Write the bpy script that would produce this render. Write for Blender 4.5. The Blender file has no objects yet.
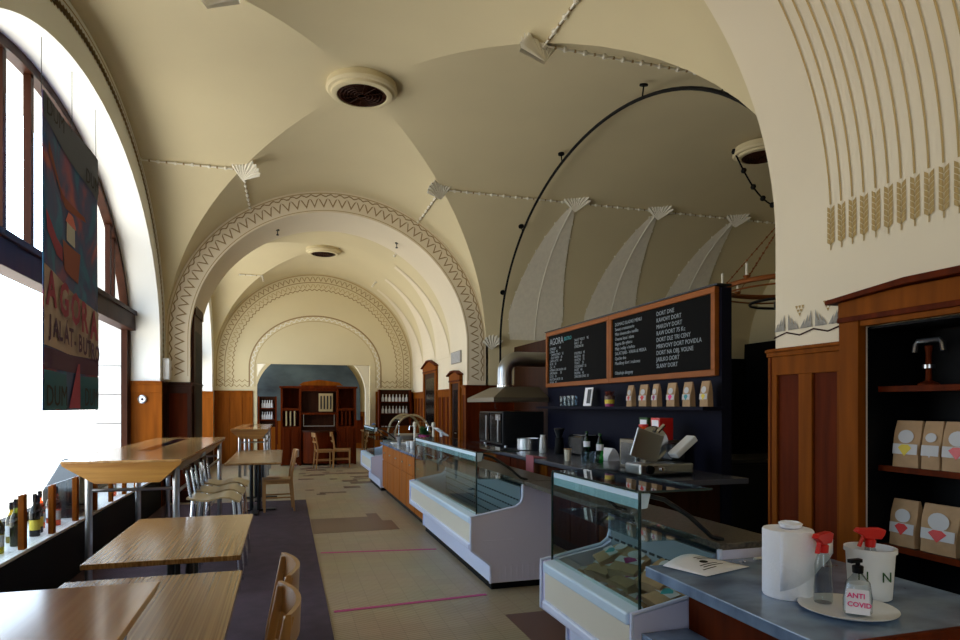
import bpy, math, random
from mathutils import Vector, Matrix
random.seed(7)
sc = bpy.context.scene
COL = sc.collection
PI = math.pi
# ------------------------------------------------------------ camera, sky, exposure
cam_d = bpy.data.cameras.new('camera'); cam = bpy.data.objects.new('camera', cam_d); COL.objects.link(cam)
cam.location = (0, 0, 1.5); cam.rotation_euler = (math.radians(90), 0, math.radians(-16.8))
cam_d.sensor_width = 36; cam_d.lens = 24.0; cam_d.shift_y = 86/960; cam_d.clip_start = 0.05
sc.camera = cam
w = bpy.data.worlds.new('sky'); sc.world = w; w.use_nodes = True
bg = w.node_tree.nodes['Background']; bg.inputs[0].default_value = (0.86, 0.92, 1.0, 1); bg.inputs[1].default_value = 9.0
_nt = w.node_tree; _tc = _nt.nodes.new('ShaderNodeTexCoord'); _sx = _nt.nodes.new('ShaderNodeSeparateXYZ'); _rp = _nt.nodes.new('ShaderNodeValToRGB')
_ma = _nt.nodes.new('ShaderNodeMath'); _ma.operation = 'MULTIPLY_ADD'; _ma.inputs[1].default_value = .5; _ma.inputs[2].default_value = .5
_nt.links.new(_tc.outputs['Generated'], _sx.inputs[0]); _nt.links.new(_sx.outputs['Z'], _ma.inputs[0]); _nt.links.new(_ma.outputs[0], _rp.inputs[0]); _nt.links.new(_rp.outputs[0], bg.inputs[0])
_rp.color_ramp.elements[0].position = .47; _rp.color_ramp.elements[0].color = (1.0, .95, .86, 1)     # sunlit street
_rp.color_ramp.elements[1].position = .56; _rp.color_ramp.elements[1].color = (.68, .83, 1.0, 1)     # sky
bg.inputs[1].default_value = 9.0
sc.view_settings.view_transform = 'Standard'; sc.view_settings.look = 'None'
sc.view_settings.exposure = -0.62; sc.view_settings.gamma = 1.0; sc.view_settings.use_curve_mapping = False
sc.cycles.use_denoising = True
sc.cycles.max_bounces = 14; sc.cycles.diffuse_bounces = 8; sc.cycles.glossy_bounces = 4
sc.cycles.transparent_max_bounces = 24; sc.cycles.sample_clamp_indirect = 6.0
sc.cycles.caustics_reflective = False; sc.cycles.caustics_refractive = False
def portal(name, loc, sy, sz):
    l = bpy.data.lights.new(name, 'AREA'); l.shape = 'RECTANGLE'; l.size = sz; l.size_y = sy
    l.cycles.is_portal = True
    o = bpy.data.objects.new(name, l); COL.objects.link(o); o.location = loc; o.rotation_euler = (0, -PI/2, 0)
portal('window_daylight', (-2.75, 7.225, 2.5), 6.7, 4.3)
portal('window_daylight', (-2.75, 14.95, 2.5), 5.1, 4.3)
portal('window_daylight', (-2.75, -3.6, 2.5), 3.7, 3.6)

portal('window_daylight', (-2.65, 20.5, 2.25), 4.4, 3.5)  # unseen side opening, added to brighten the back room
# ------------------------------------------------------------ materials
def lin(c):
    return tuple(((v/255) / 12.92 if v/255 <= 0.04045 else ((v/255 + 0.055)/1.055)**2.4) for v in c)
def mat(name, rgb, rough=0.6, metal=0.0, var=0.0, vscale=(4, 4, 4), rgb2=None, bump=0.0, bscale=80, coat=0.0, emit=None, spec=0.5):
    m = bpy.data.materials.new(name); m.use_nodes = True; nt = m.node_tree; b = nt.nodes['Principled BSDF']
    c = lin(rgb) + (1,)
    b.inputs['Base Color'].default_value = c; b.inputs['Roughness'].default_value = rough; b.inputs['Metallic'].default_value = metal
    b.inputs['Specular IOR Level'].default_value = spec
    b.inputs['Coat Weight'].default_value = coat; b.inputs['Coat Roughness'].default_value = 0.15
    tc = None
    if var or rgb2:
        tc = nt.nodes.new('ShaderNodeTexCoord'); mp = nt.nodes.new('ShaderNodeMapping'); mp.inputs['Scale'].default_value = vscale
        n = nt.nodes.new('ShaderNodeTexNoise'); n.inputs['Scale'].default_value = 1.0; n.inputs['Detail'].default_value = 5
        r = nt.nodes.new('ShaderNodeValToRGB')
        nt.links.new(tc.outputs['Object'], mp.inputs[0]); nt.links.new(mp.outputs[0], n.inputs[0]); nt.links.new(n.outputs['Fac'], r.inputs[0])
        r.color_ramp.elements[0].position = 0.32; r.color_ramp.elements[1].position = 0.68
        if rgb2: c2 = lin(rgb2) + (1,)
        else: c2 = tuple(v*(1-var) for v in c[:3]) + (1,)
        r.color_ramp.elements[0].color = c2; r.color_ramp.elements[1].color = c
        nt.links.new(r.outputs[0], b.inputs['Base Color'])
    if bump:
        tc = tc or nt.nodes.new('ShaderNodeTexCoord')
        n2 = nt.nodes.new('ShaderNodeTexNoise'); n2.inputs['Scale'].default_value = bscale; n2.inputs['Detail'].default_value = 3
        bp = nt.nodes.new('ShaderNodeBump'); bp.inputs['Strength'].default_value = bump; bp.inputs['Distance'].default_value = 0.01
        nt.links.new(tc.outputs['Object'], n2.inputs[0]); nt.links.new(n2.outputs['Fac'], bp.inputs['Height']); nt.links.new(bp.outputs[0], b.inputs['Normal'])
    return m
def glass(name, tint=(235, 245, 242), refl=1.0, rough=0.0):
    m = bpy.data.materials.new(name); m.use_nodes = True; nt = m.node_tree; nt.nodes.clear()
    o = nt.nodes.new('ShaderNodeOutputMaterial'); t = nt.nodes.new('ShaderNodeBsdfTransparent'); g = nt.nodes.new('ShaderNodeBsdfGlossy')
    t.inputs[0].default_value = lin(tint) + (1,); g.inputs['Roughness'].default_value = rough
    lw = nt.nodes.new('ShaderNodeLayerWeight'); lw.inputs['Blend'].default_value = .5
    pw = nt.nodes.new('ShaderNodeMath'); pw.operation = 'POWER'; pw.inputs[1].default_value = 4.5; nt.links.new(lw.outputs['Facing'], pw.inputs[0])
    f = nt.nodes.new('ShaderNodeMath'); f.operation = 'MULTIPLY_ADD'; f.inputs[1].default_value = .9; f.inputs[2].default_value = .04; nt.links.new(pw.outputs[0], f.inputs[0])
    mx = nt.nodes.new('ShaderNodeMixShader'); mu = nt.nodes.new('ShaderNodeMath'); mu.operation = 'MULTIPLY'; mu.inputs[1].default_value = refl
    nt.links.new(f.outputs[0], mu.inputs[0]); nt.links.new(mu.outputs[0], mx.inputs[0])
    nt.links.new(t.outputs[0], mx.inputs[1]); nt.links.new(g.outputs[0], mx.inputs[2]); nt.links.new(mx.outputs[0], o.inputs[0])
    return m
M = {}
M['plaster'] = mat('cream plaster', (212, 199, 162), 0.85, var=0.06, vscale=(.8, .8, .8), bump=0.05, bscale=30)
M['white_plaster'] = mat('pale plaster', (226, 214, 190), 0.85, var=0.05, vscale=(1, 1, 1))
M['reveal'] = mat('white window reveal plaster', (236, 237, 234), 0.85)
M['relief'] = mat('white relief plaster', (226, 222, 210), 0.8)
M['orn'] = mat('painted brown ornament', (150, 126, 90), 0.85)
M['orn_light'] = mat('painted tan ornament', (176, 154, 112), 0.85)
M['orn_grey'] = mat('painted grey ornament', (150, 146, 138), 0.85)
M['leafp'] = mat('grey white leaf relief', (240, 234, 218), 0.85, var=0.08, vscale=(18, 1, 18))
M['gold'] = mat('gold paint', (158, 130, 72), 0.5, 0.3)
M['oak'] = mat('orange brown panelling', (134, 71, 14), 0.6, var=0.35, vscale=(14, 14, 1.2), spec=.06)
M['redwood'] = mat('red brown panel wood', (94, 34, 4), 0.6, var=0.45, vscale=(16, 16, 1.2), spec=.06)
M['darkwood'] = mat('dark brown wood', (58, 28, 12), 0.5, var=0.4, vscale=(12, 12, 1.5), spec=.1)
M['counterwood'] = mat('honey counter wood', (168, 94, 18), 0.55, var=0.35, vscale=(10, 10, 1), spec=.1)
M['tablewood'] = mat('striped zebrano table wood', (170, 134, 88), 0.24, rgb2=(124, 88, 52), vscale=(110, .5, 20), coat=0.3)
M['barwood'] = mat('bar table wood', (204, 160, 104), 0.14, rgb2=(170, 124, 72), vscale=(26, .9, 8), coat=0.5)
M['barend'] = mat('golden plywood', (196, 142, 62), 0.4, rgb2=(168, 112, 44), vscale=(1.5, 3, 30))
M['chairwood'] = mat('beech chair wood', (176, 130, 78), 0.35, var=0.2, vscale=(20, 20, 2), coat=0.2)
M['inlay'] = mat('dark inlay', (24, 26, 32), 0.12)
M['seatply'] = mat('pale plywood seat', (170, 150, 112), 0.3, var=0.15, vscale=(20, 2, 2))
M['steel'] = mat('brushed steel', (176, 178, 182), 0.28, 1.0)
M['chrome'] = mat('chrome tube', (210, 212, 218), 0.15, 1.0)
M['darksteel'] = mat('dark steel', (58, 60, 64), 0.35, 0.9)
M['hoodmetal'] = mat('dull hood metal', (120, 112, 98), 0.4, 0.9)
M['black'] = mat('black', (5, 5, 7), 0.6, spec=.15)
M['blackgloss'] = mat('gloss black', (8, 8, 10), 0.2, spec=.35)
M['navy'] = mat('navy wall paint', (12, 13, 30), 0.7, spec=.12)
M['chalk'] = mat('chalkboard slate', (4, 4, 5), 0.7, spec=.08)
M['chalkwhite'] = mat('chalk lettering', (150, 158, 166), 0.9)
M['boardframe'] = mat('chalkboard frame wood', (146, 80, 24), 0.5, var=0.2, vscale=(8, 3, 8), spec=.2)
M['casewhite'] = mat('white enamel', (214, 224, 252), 0.3, coat=0.3)
M['caseside'] = mat('mauve grey plastic side', (214, 214, 240), 0.45)
M['casegrey'] = mat('grey slotted metal', (128, 140, 148), 0.35, 0.4)
M['caseivory'] = mat('ivory front panel', (214, 208, 192), 0.4)
M['slot'] = mat('dark slot', (12, 14, 18), 0.7)
M['lightpanel'] = mat('pale header panel', (196, 218, 236), 0.3)
M['granite'] = mat('speckled granite', (98, 90, 80), 0.3, rgb2=(48, 44, 42), vscale=(60, 60, 60))
M['marble'] = mat('grey marble', (126, 150, 180), 0.22, rgb2=(84, 102, 128), vscale=(5, 7, 5), coat=0.2)
M['worktop'] = mat('dark grey worktop', (70, 72, 84), 0.25)
M['paper'] = mat('white paper', (232, 232, 238), 0.8)
M['towel'] = mat('paper towel', (236, 238, 246), 0.9, bump=0.2, bscale=120)
M['plastic_white'] = mat('white plastic', (222, 224, 226), 0.35)
M['red'] = mat('red plastic', (196, 22, 16), 0.35)
M['pink'] = mat('pink', (226, 60, 130), 0.7)
M['tape'] = mat('magenta floor tape', (176, 52, 120), 0.6)
M['kraft'] = mat('kraft paper', (176, 142, 104), 0.75, var=0.2, vscale=(12, 12, 12), bump=0.3, bscale=25)
M['teal'] = mat('teal', (40, 140, 148), 0.6)
M['purple'] = mat('purple', (140, 24, 100), 0.5)
M['yellow'] = mat('yellow', (214, 190, 60), 0.6)
M['green'] = mat('leaf green', (34, 84, 30), 0.6, var=0.4, vscale=(30, 30, 30))
M['dryred'] = mat('dried red flowers', (112, 44, 30), 0.8, var=0.4, vscale=(30, 30, 30))
M['skin_label'] = mat('label grey', (190, 190, 192), 0.7)
M['stone'] = mat('pale stone', (214, 214, 212), 0.8, var=0.1, vscale=(3, 3, 3))
M['joint'] = mat('stone joint', (120, 118, 116), 0.9)
M['towelpink'] = mat('dusty pink cloth', (172, 96, 108), 0.9)
M['terracotta'] = mat('brown inlaid floor tile', (96, 70, 60), 0.4)
M['copper'] = mat('aged copper', (150, 88, 44), 0.4, 0.6)
M['glass'] = glass('clear glass', (232, 244, 242), 1.0)
M['windowglass'] = glass('window glass', (250, 252, 252), 0.6)
M['glassedge'] = mat('dark green glass edge', (12, 40, 36), 0.2)
M['bottle_olive'] = glass('olive bottle glass', (120, 130, 50), 1.0)
M['bottle_black'] = glass('dark bottle glass', (14, 20, 20), 1.0)
M['bottle_amber'] = glass('amber pink bottle glass', (226, 130, 70), 1.0)
M['bottle_yellow'] = glass('yellow bottle glass', (170, 160, 40), 1.0)
M['bottle_green'] = glass('green bottle plastic', (60, 170, 90), 1.2)
M['mist'] = glass('clear plastic', (226, 234, 238), 1.5)

def floor_mat():
    m = mat('ribbed beige floor tile', (150, 138, 116), 0.4); nt = m.node_tree; b = nt.nodes['Principled BSDF']
    tc = nt.nodes.new('ShaderNodeTexCoord')
    br = nt.nodes.new('ShaderNodeTexBrick'); br.inputs['Scale'].default_value = 1.0
    br.inputs['Brick Width'].default_value = .15; br.inputs['Row Height'].default_value = .15; br.offset = 0
    br.inputs['Mortar Size'].default_value = .003
    br.inputs['Color1'].default_value = lin((166, 150, 122)) + (1,); br.inputs['Color2'].default_value = lin((158, 143, 116)) + (1,)
    br.inputs['Mortar'].default_value = lin((144, 130, 106)) + (1,)
    nt.links.new(tc.outputs['Object'], br.inputs[0])
    n = nt.nodes.new('ShaderNodeTexNoise'); n.inputs['Scale'].default_value = 1.3; n.inputs['Detail'].default_value = 6
    nt.links.new(tc.outputs['Object'], n.inputs[0])
    mx = nt.nodes.new('ShaderNodeMix'); mx.data_type = 'RGBA'; mx.blend_type = 'MULTIPLY'; mx.inputs[0].default_value = .35
    nt.links.new(br.outputs[0], mx.inputs[6]); nt.links.new(n.outputs['Color'], mx.inputs[7])
    nt.links.new(mx.outputs[2], b.inputs['Base Color'])
    wv = nt.nodes.new('ShaderNodeTexWave'); wv.inputs['Scale'].default_value = 14; wv.bands_direction = 'DIAGONAL'
    nt.links.new(tc.outputs['Object'], wv.inputs[0])
    bp = nt.nodes.new('ShaderNodeBump'); bp.inputs['Strength'].default_value = .35; bp.inputs['Distance'].default_value = .004
    nt.links.new(wv.outputs['Fac'], bp.inputs['Height']); nt.links.new(bp.outputs[0], b.inputs['Normal'])
    return m
M['floor'] = floor_mat()
M['carpet'] = mat('plum carpet', (74, 56, 68), 0.95, var=0.35, vscale=(7, 7, 7), bump=0.5, bscale=300)
def banner_mat():
    m = mat('painted banner cloth', (40, 70, 90), 0.8); nt = m.node_tree; b = nt.nodes['Principled BSDF']
    tc = nt.nodes.new('ShaderNodeTexCoord'); mp = nt.nodes.new('ShaderNodeMapping'); mp.inputs['Scale'].default_value = (1, 1.5, 1.3)
    n = nt.nodes.new('ShaderNodeTexNoise'); n.inputs['Scale'].default_value = 1.35; n.inputs['Detail'].default_value = 2.5; n.inputs['Distortion'].default_value = .9
    r = nt.nodes.new('ShaderNodeValToRGB'); r.color_ramp.elements.remove(r.color_ramp.elements[1])
    cs = [(.0, (44, 72, 119)), (.38, (52, 114, 158)), (.48, (65, 85, 135)), (.56, (91, 85, 130)), (.62, (143, 83, 114)), (.67, (171, 96, 96)), (.73, (104, 80, 124)), (.8, (57, 106, 150))]
    r.color_ramp.elements[0].color = lin(cs[0][1]) + (1,)
    for p, c in cs[1:]:
        e = r.color_ramp.elements.new(p); e.color = lin(c) + (1,)
    nt.links.new(tc.outputs['Object'], mp.inputs[0]); nt.links.new(mp.outputs[0], n.inputs[0]); nt.links.new(n.outputs['Fac'], r.inputs[0]); nt.links.new(r.outputs[0], b.inputs['Base Color'])
    return m
M['banner'] = banner_mat()
M['banner_cream'] = mat('cream banner band', (176, 158, 150), 0.8)
M['banner_pink'] = mat('banner lettering pink', (150, 52, 84), 0.8)
M['banner_plum'] = mat('banner plum', (74, 40, 76), 0.8)
M['banner_navy'] = mat('banner dark lettering', (26, 26, 40), 0.8)
M['banner_teal'] = mat('banner teal', (28, 92, 116), 0.8)
M['banner_grey'] = mat('banner grey blue', (84, 92, 112), 0.8)
M['banner_orange'] = mat('banner orange', (140, 74, 64), 0.8)
def mural_mat():
    return mat('dark painted landscape', (84, 102, 112), 0.7, rgb2=(24, 36, 50), vscale=(.7, .7, 1.3))
M['mural'] = mural_mat()

# ------------------------------------------------------------ mesh builder
class MB:
    def __init__(s): s.v = []; s.f = []; s.m = []; s.sm = []
    def add(s, vs, fs, m=0, smooth=False):
        o = len(s.v); s.v += [tuple(v) for v in vs]
        for f in fs: s.f.append([i+o for i in f]); s.m.append(m); s.sm.append(smooth)
        return s
    def box(s, x0, x1, y0, y1, z0, z1, m=0):
        if x0 > x1: x0, x1 = x1, x0
        if y0 > y1: y0, y1 = y1, y0
        vs = [(x0,y0,z0),(x1,y0,z0),(x1,y1,z0),(x0,y1,z0),(x0,y0,z1),(x1,y0,z1),(x1,y1,z1),(x0,y1,z1)]
        return s.add(vs, [(3,2,1,0),(4,5,6,7),(0,1,5,4),(1,2,6,5),(2,3,7,6),(3,0,4,7)], m)
    def obox(s, c, size, mtx, m=0):
        a, b, d = size[0]/2, size[1]/2, size[2]/2
        vs = [Vector(c) + mtx @ Vector(p) for p in [(-a,-b,-d),(a,-b,-d),(a,b,-d),(-a,b,-d),(-a,-b,d),(a,-b,d),(a,b,d),(-a,b,d)]]
        return s.add(vs, [(3,2,1,0),(4,5,6,7),(0,1,5,4),(1,2,6,5),(2,3,7,6),(3,0,4,7)], m)
    def prism(s, poly, axis, a, b, m=0):
        """poly: 2D points in the plane normal to axis; extruded a..b"""
        def P(p, d):
            return {'x': (d, p[0], p[1]), 'y': (p[0], d, p[1]), 'z': (p[0], p[1], d)}[axis]
        n = len(poly); area = sum(poly[i][0]*poly[(i+1) % n][1]-poly[(i+1) % n][0]*poly[i][1] for i in range(n))
        if (area < 0) != (axis == 'y'): poly = poly[::-1]
        if a > b: a, b = b, a
        vs = [P(p, a) for p in poly] + [P(p, b) for p in poly]
        fs = [list(range(n))[::-1], list(range(n, 2*n))] + [[i, (i+1) % n, n+(i+1) % n, n+i] for i in range(n)]
        return s.add(vs, fs, m)
    def tube(s, pts, r, seg=10, m=0, cap=True):
        pts = [Vector(p) for p in pts]; n = len(pts); vs = []
        rr = r if isinstance(r, (list, tuple)) else [r]*n
        up = None
        for i, p in enumerate(pts):
            t = (pts[min(i+1, n-1)] - pts[max(i-1, 0)]).normalized()
            if up is None:
                up = Vector((0, 0, 1)) if abs(t.z) < .9 else Vector((1, 0, 0))
            a = t.cross(up)
            if a.length < 1e-4: a = t.cross(Vector((0, 1, 0)))
            a.normalize(); b = t.cross(a).normalized(); up = a.cross(t)
            for k in range(seg):
                th = 2*PI*k/seg; vs.append(p + a*math.cos(th)*rr[i] + b*math.sin(th)*rr[i])
        fs = []
        for i in range(n-1):
            for k in range(seg):
                k2 = (k+1) % seg; fs.append((i*seg+k, i*seg+k2, (i+1)*seg+k2, (i+1)*seg+k))
        s.add(vs, fs, m, True)
        if cap:
            o = len(s.v) - len(vs)
            s.f.append([o+k for k in range(seg)][::-1]); s.m.append(m); s.sm.append(False)
            s.f.append([o+(n-1)*seg+k for k in range(seg)]); s.m.append(m); s.sm.append(False)
        return s
    def lathe(s, prof, c=(0,0,0), seg=28, m=0, axis='z', sx=1, sy=1):
        vs = []; fs = []; n = len(prof)
        for (r, z) in prof:
            for k in range(seg):
                th = 2*PI*k/seg; a, b = r*math.cos(th)*sx, r*math.sin(th)*sy
                p = {'z': (a, b, z), 'x': (z, a, b), 'y': (b, z, a)}[axis]
                vs.append((c[0]+p[0], c[1]+p[1], c[2]+p[2]))
        for i in range(n-1):
            for k in range(seg):
                k2 = (k+1) % seg; fs.append((i*seg+k, i*seg+k2, (i+1)*seg+k2, (i+1)*seg+k))
        s.add(vs, fs, m, True); o = len(s.v)-len(vs)
        if prof[0][0] > 1e-5: s.f.append([o+k for k in range(seg)][::-1]); s.m.append(m); s.sm.append(False)
        if prof[-1][0] > 1e-5: s.f.append([o+(n-1)*seg+k for k in range(seg)]); s.m.append(m); s.sm.append(False)
        return s
    def ball(s, c, r, seg=8, rings=5, m=0, sz=1):
        return s.lathe([(r*math.sin(PI*i/rings) + (1e-6), -r*sz*math.cos(PI*i/rings)) for i in range(rings+1)], c, seg, m)
    def build(s, name, mats, parent=None, bevel=0, sharp=35):
        me = bpy.data.meshes.new(name)
        base = Vector((0, 0, 0))
        p = parent
        while p is not None: base += p.location; p = p.parent
        me.from_pydata([tuple(Vector(v)-base) for v in s.v], [], s.f)
        if not isinstance(mats, (list, tuple)): mats = [mats]
        for x in mats: me.materials.append(x)
        me.polygons.foreach_set('material_index', s.m); me.polygons.foreach_set('use_smooth', s.sm)
        me.update()
        if any(s.sm): me.set_sharp_from_angle(angle=math.radians(sharp))
        o = bpy.data.objects.new(name, me); COL.objects.link(o)
        if parent: o.parent = parent
        if bevel:
            b = o.modifiers.new('bevel', 'BEVEL'); b.width = bevel; b.segments = 2; b.limit_method = 'ANGLE'; b.angle_limit = math.radians(50)
        return o
def tag(o, label=None, cat=None, group=None, kind=None):
    if label: o['label'] = label
    if cat: o['category'] = cat
    if group: o['group'] = group
    if kind: o['kind'] = kind
    return o
def thing(name, label, cat, loc=(0, 0, 0), group=None):
    o = bpy.data.objects.new(name, None); COL.objects.link(o); o.location = loc; o.empty_display_size = .1
    return tag(o, label, cat, group)
def st(o): o['kind'] = 'structure'; return o
def dup(root, loc=None, rz=None, label=None, group=None, parent=None):
    r = root.copy(); COL.objects.link(r)
    if parent: r.parent = parent
    if loc is not None: r.location = loc
    if rz is not None: r.rotation_euler = (0, 0, rz)
    if label: r['label'] = label
    if group: r['group'] = group
    for ch in list(root.children): dup(ch, parent=r)
    return r
def text(name, lines, size, m, origin, xd, yd, parent, spacing=1.0, ex=.0006, xs=1.0, align='LEFT', shear=0, bold=0):
    """lettering as one mesh; origin = top-left corner"""
    cu = bpy.data.curves.new(name, 'FONT'); cu.body = '\n'.join(lines) if not isinstance(lines, str) else lines
    cu.size = size; cu.extrude = ex; cu.space_line = spacing; cu.align_x = align; cu.shear = shear; cu.offset = bold; cu.resolution_u = 2
    t = bpy.data.objects.new(name, cu); COL.objects.link(t)
    dg = bpy.context.evaluated_depsgraph_get(); me = bpy.data.meshes.new_from_object(t.evaluated_get(dg))
    bpy.data.objects.remove(t)
    xd, yd = Vector(xd), Vector(yd); n = xd.cross(yd)
    base = Vector((0, 0, 0)); p = parent
    while p is not None: base += p.location; p = p.parent
    for v in me.vertices:
        v.co = Vector(origin) - base + xd*v.co.x*xs + yd*(v.co.y-size*.75) + n*v.co.z
    me.materials.clear(); me.materials.append(m)
    o = bpy.data.objects.new(name, me); COL.objects.link(o); o.parent = parent
    return o

# ------------------------------------------------------------ room shell
CX, AX, Z0, BZ = 0.8, 2.6, 2.57, 2.5
Y1, Y2 = 3.47, 10.9; CY, AY = (Y1+Y2)/2, (Y2-Y1)/2
def vault(name, cy, ay, n=40, half=False):
    mb = MB(); ss = [math.sin(-PI/2 + PI*i/n) for i in range(n+1)]
    h = lambda s_: Z0 + BZ*math.sqrt(max(0, 1-s_*s_))
    vs = [(CX+AX*a, cy+ay*b, h(a) if half and a > 0 else max(h(a), h(b))) for b in ss for a in ss]; fs = []
    for j in range(n):
        for i in range(n):
            q = (j*(n+1)+i, j*(n+1)+i+1, (j+1)*(n+1)+i+1, (j+1)*(n+1)+i)
            a, b = (i+.5-n/2), (j+.5-n/2)
            if a*b > 0: fs += [(q[0], q[3], q[2]), (q[0], q[2], q[1])]
            else: fs += [(q[0], q[3], q[1]), (q[1], q[3], q[2])]
    mb.add(vs, fs, 0, True)
    return st(mb.build(name, M['plaster'], sharp=9))
def ring(mb, f, cu, ao, bo, z0o, ai, bi, z0i, d0, d1, n=56, m=0, right_leg=True, zb=0.0, ci=None):
    """arched wall: f(u, z, d) -> point; ring between outer and inner profile, legs to the ground"""
    O, I = [], []; ci = cu if ci is None else ci
    if right_leg: O.append((cu+ao, zb)); I.append((ci+ai, zb))
    for k in range(n+1):
        t = PI*k/n; O.append((cu+ao*math.cos(t), z0o+bo*math.sin(t))); I.append((ci+ai*math.cos(t), z0i+bi*math.sin(t)))
    O.append((cu-ao, zb)); I.append((ci-ai, zb)); k = len(O)
    vs = [f(u, z, d) for d in (d0, d1) for u, z in O] + [f(u, z, d) for d in (d0, d1) for u, z in I]
    fs = []; ff = []
    for i in range(k-1):
        ff.append((i, i+1, 2*k+i+1, 2*k+i)); ff.append((k+i, k+i+1, 3*k+i+1, 3*k+i))
        fs.append((2*k+i, 2*k+i+1, 3*k+i+1, 3*k+i)); fs.append((i, i+1, k+i+1, k+i))
    mb.add(vs, ff+fs, m, True)
vault('ceiling', CY, AY); vault('ceiling', 14.95, 2.85, half=True); vault('ceiling', -2.6, 3.7)
fx = lambda u, z, d: (u, d, z)      # transverse arches
fy = lambda u, z, d: (d, u, z)      # side wall arches
mb = MB(); ring(mb, fx, CX, 2.64, 2.54, Z0, 2.25, 2.15, Z0, Y2, 12.1); st(mb.build('wall_far_arch', M['white_plaster'], sharp=30))
mb = MB(); ring(mb, fx, CX, 2.64, 2.54, Z0, 2.28, 2.3, Z0, 1.1, Y1, right_leg=False)
for b in [(3.08, 3.5, 1.1, 1.88, 0, Z0), (3.08, 3.5, 2.78, Y1, 0, Z0), (3.08, 3.5, 1.88, 2.78, 1.94, Z0), (3.5, 3.55, 1.1, Y1, 0, Z0)]: mb.box(*b)
st(mb.build('wall_near_arch', M['white_plaster'], sharp=30))
for nm, cy, ay, wy in (('wall_left', CY, AY, 3.4), ('wall_left', 14.95, 2.85, 2.45), ):
    co = cy-.12 if wy > 3 else cy
    mb = MB(); ring(mb, fy, cy, ay+.03, 2.54, Z0, wy, 2.2, 2.4, -1.8, -2.3, ci=co)
    mb.box(-2.3, -1.8, co-wy, co+wy, 0, .45)
    st(mb.build(nm, M['reveal'], sharp=30))
    mb = MB(); ring(mb, fy, cy, ay+.03, 2.9, Z0, wy, 2.2, 2.4, -2.31, -2.65, ci=co)
    mb.box(-2.65, -2.31, co-wy, co+wy, 0, .4)
    for s_ in (-1, 1):
        for k in range(14): mb.box(-2.64, -2.32, co+s_*wy-.003, co+s_*wy+.003, .4+k*.42, .412+k*.42, 1)
    st(mb.build('wall_outside', [M['stone'], M['joint']], sharp=30))
    st(MB().box(-1.797, -1.78, co-wy-.1, co+wy+.1, 0, .44).build('baseboard_left', M['black']))
    st(MB().box(-2.28, -1.775, co-wy, co+wy, .4505, .475).build('window_sill', M['plastic_white'], bevel=.004))
mb = MB(); mb.box(-2.3, -1.8, -6.3, -5.4, 0, 5.3); mb.box(-2.3, -1.8, -1.8, 1.1, 0, 5.3); mb.box(-2.3, -1.8, -5.4, -1.8, 0, .8); mb.box(-2.3, -1.8, -5.4, -1.8, 4.0, 5.3)
st(mb.build('wall_left', M['white_plaster']))
# niche on the right: barrel along X
mb = MB(); n = 40; pr = [(CY+AY*math.sin(-PI/2+PI*i/n), Z0+BZ*math.cos(-PI/2+PI*i/n)) for i in range(n+1)]
mb.add([(3.4, y, z) for y, z in pr]+[(9.0, y, z) for y, z in pr], [(i, i+1, n+2+i, n+1+i) for i in range(n)], 0, True)
st(mb.build('ceiling', M['plaster']))
mb = MB(); mb.box(3.4, 9.0, Y2, Y2+.15, 0, 2.6); st(mb.build('wall_right', M['plaster']))
mb = MB(); mb.box(3.5, 9.0, Y1-.15, Y1, 0, 2.6); st(mb.build('wall_right', M['plaster']))
mb = MB(); mb.box(9.0, 9.15, Y1-.15, Y2+.15, 0, 5.3); st(mb.build('wall_right', M['plaster']))
mb = MB(); mb.box(8.9, 8.99, Y1, Y2, 0, 2.75); mb.box(4.6, 8.9, Y2-.06, Y2-.005, 0, 2.45); st(mb.build('wall_dark_panelling', M['black']))
mb = MB(); mb.box(3.4, 3.55, 12.1, 17.95, 0, 5.3); st(mb.build('wall_right', M['white_plaster']))
mb = MB(); mb.box(3.4, 3.55, -6.3, 1.1, 0, 5.3); st(mb.build('wall_right', M['white_plaster']))
mb = MB(); mb.box(-2.0, 3.55, -6.45, -6.3, 0, 5.3); st(mb.build('wall_back', M['white_plaster']))
mb = MB(); OX0, OX1, OZ = -.75, 2.2, 2.62
mb.box(-2.0, OX0, 17.8, 17.95, 0, 5.3); mb.box(OX1, 3.55, 17.8, 17.95, 0, 5.3); mb.box(OX0, OX1, 17.8, 17.95, OZ, 5.3)
st(mb.build('wall_far', M['plaster']))
mb = MB(); mb.box(-2.6, -2.5, 17.95, 18.3, 0, 4.2); mb.box(-2.6, -2.5, 22.7, 23.2, 0, 4.2); mb.box(-2.6, -2.5, 18.3, 22.7, 0, .5); mb.box(-2.6, -2.5, 18.3, 22.7, 4.0, 4.2); mb.box(4.2, 4.3, 17.95, 23.2, 0, 4.2); mb.box(-2.6, 4.3, 23.1, 23.2, 0, 4.2); mb.box(-2.6, 4.3, 17.95, 23.2, 4.2, 4.3)  # gap in the left side is an added opening that lets daylight in
mb.box(-2.6, -2.0, 17.95, 18.0, 0, 4.2); mb.box(3.55, 4.3, 17.9, 17.95, 0, 4.2)
st(mb.build('wall_back_room', M['plaster']))
st(MB().box(-2.65, 9.2, -6.45, 23.2, -.1, 0).build('floor', M['floor']))
mb = MB()
for x0, x1, y0, y1 in [(.3, 1.05, 7.75, 8.75), (1.05, 1.32, 7.75, 8.4), (1.05, 1.2, 8.4, 9.0), (1.5, 2.0, 3.7, 4.35), (1.2, 1.45, 2.9, 3.2)]:
    mb.box(x0, x1, y0, y1, .0002, .0015)
rr = random.Random(3)
for k in range(26):
    x = rr.uniform(.2, 1.4); y = rr.uniform(10.9, 17); mb.box(x, x+rr.choice([.15, .3, .45]), y, y+rr.choice([.15, .15, .3]), .0002+k*.0001, .0015+k*.0001)
st(mb.build('floor_inlay', M['terracotta']))
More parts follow.
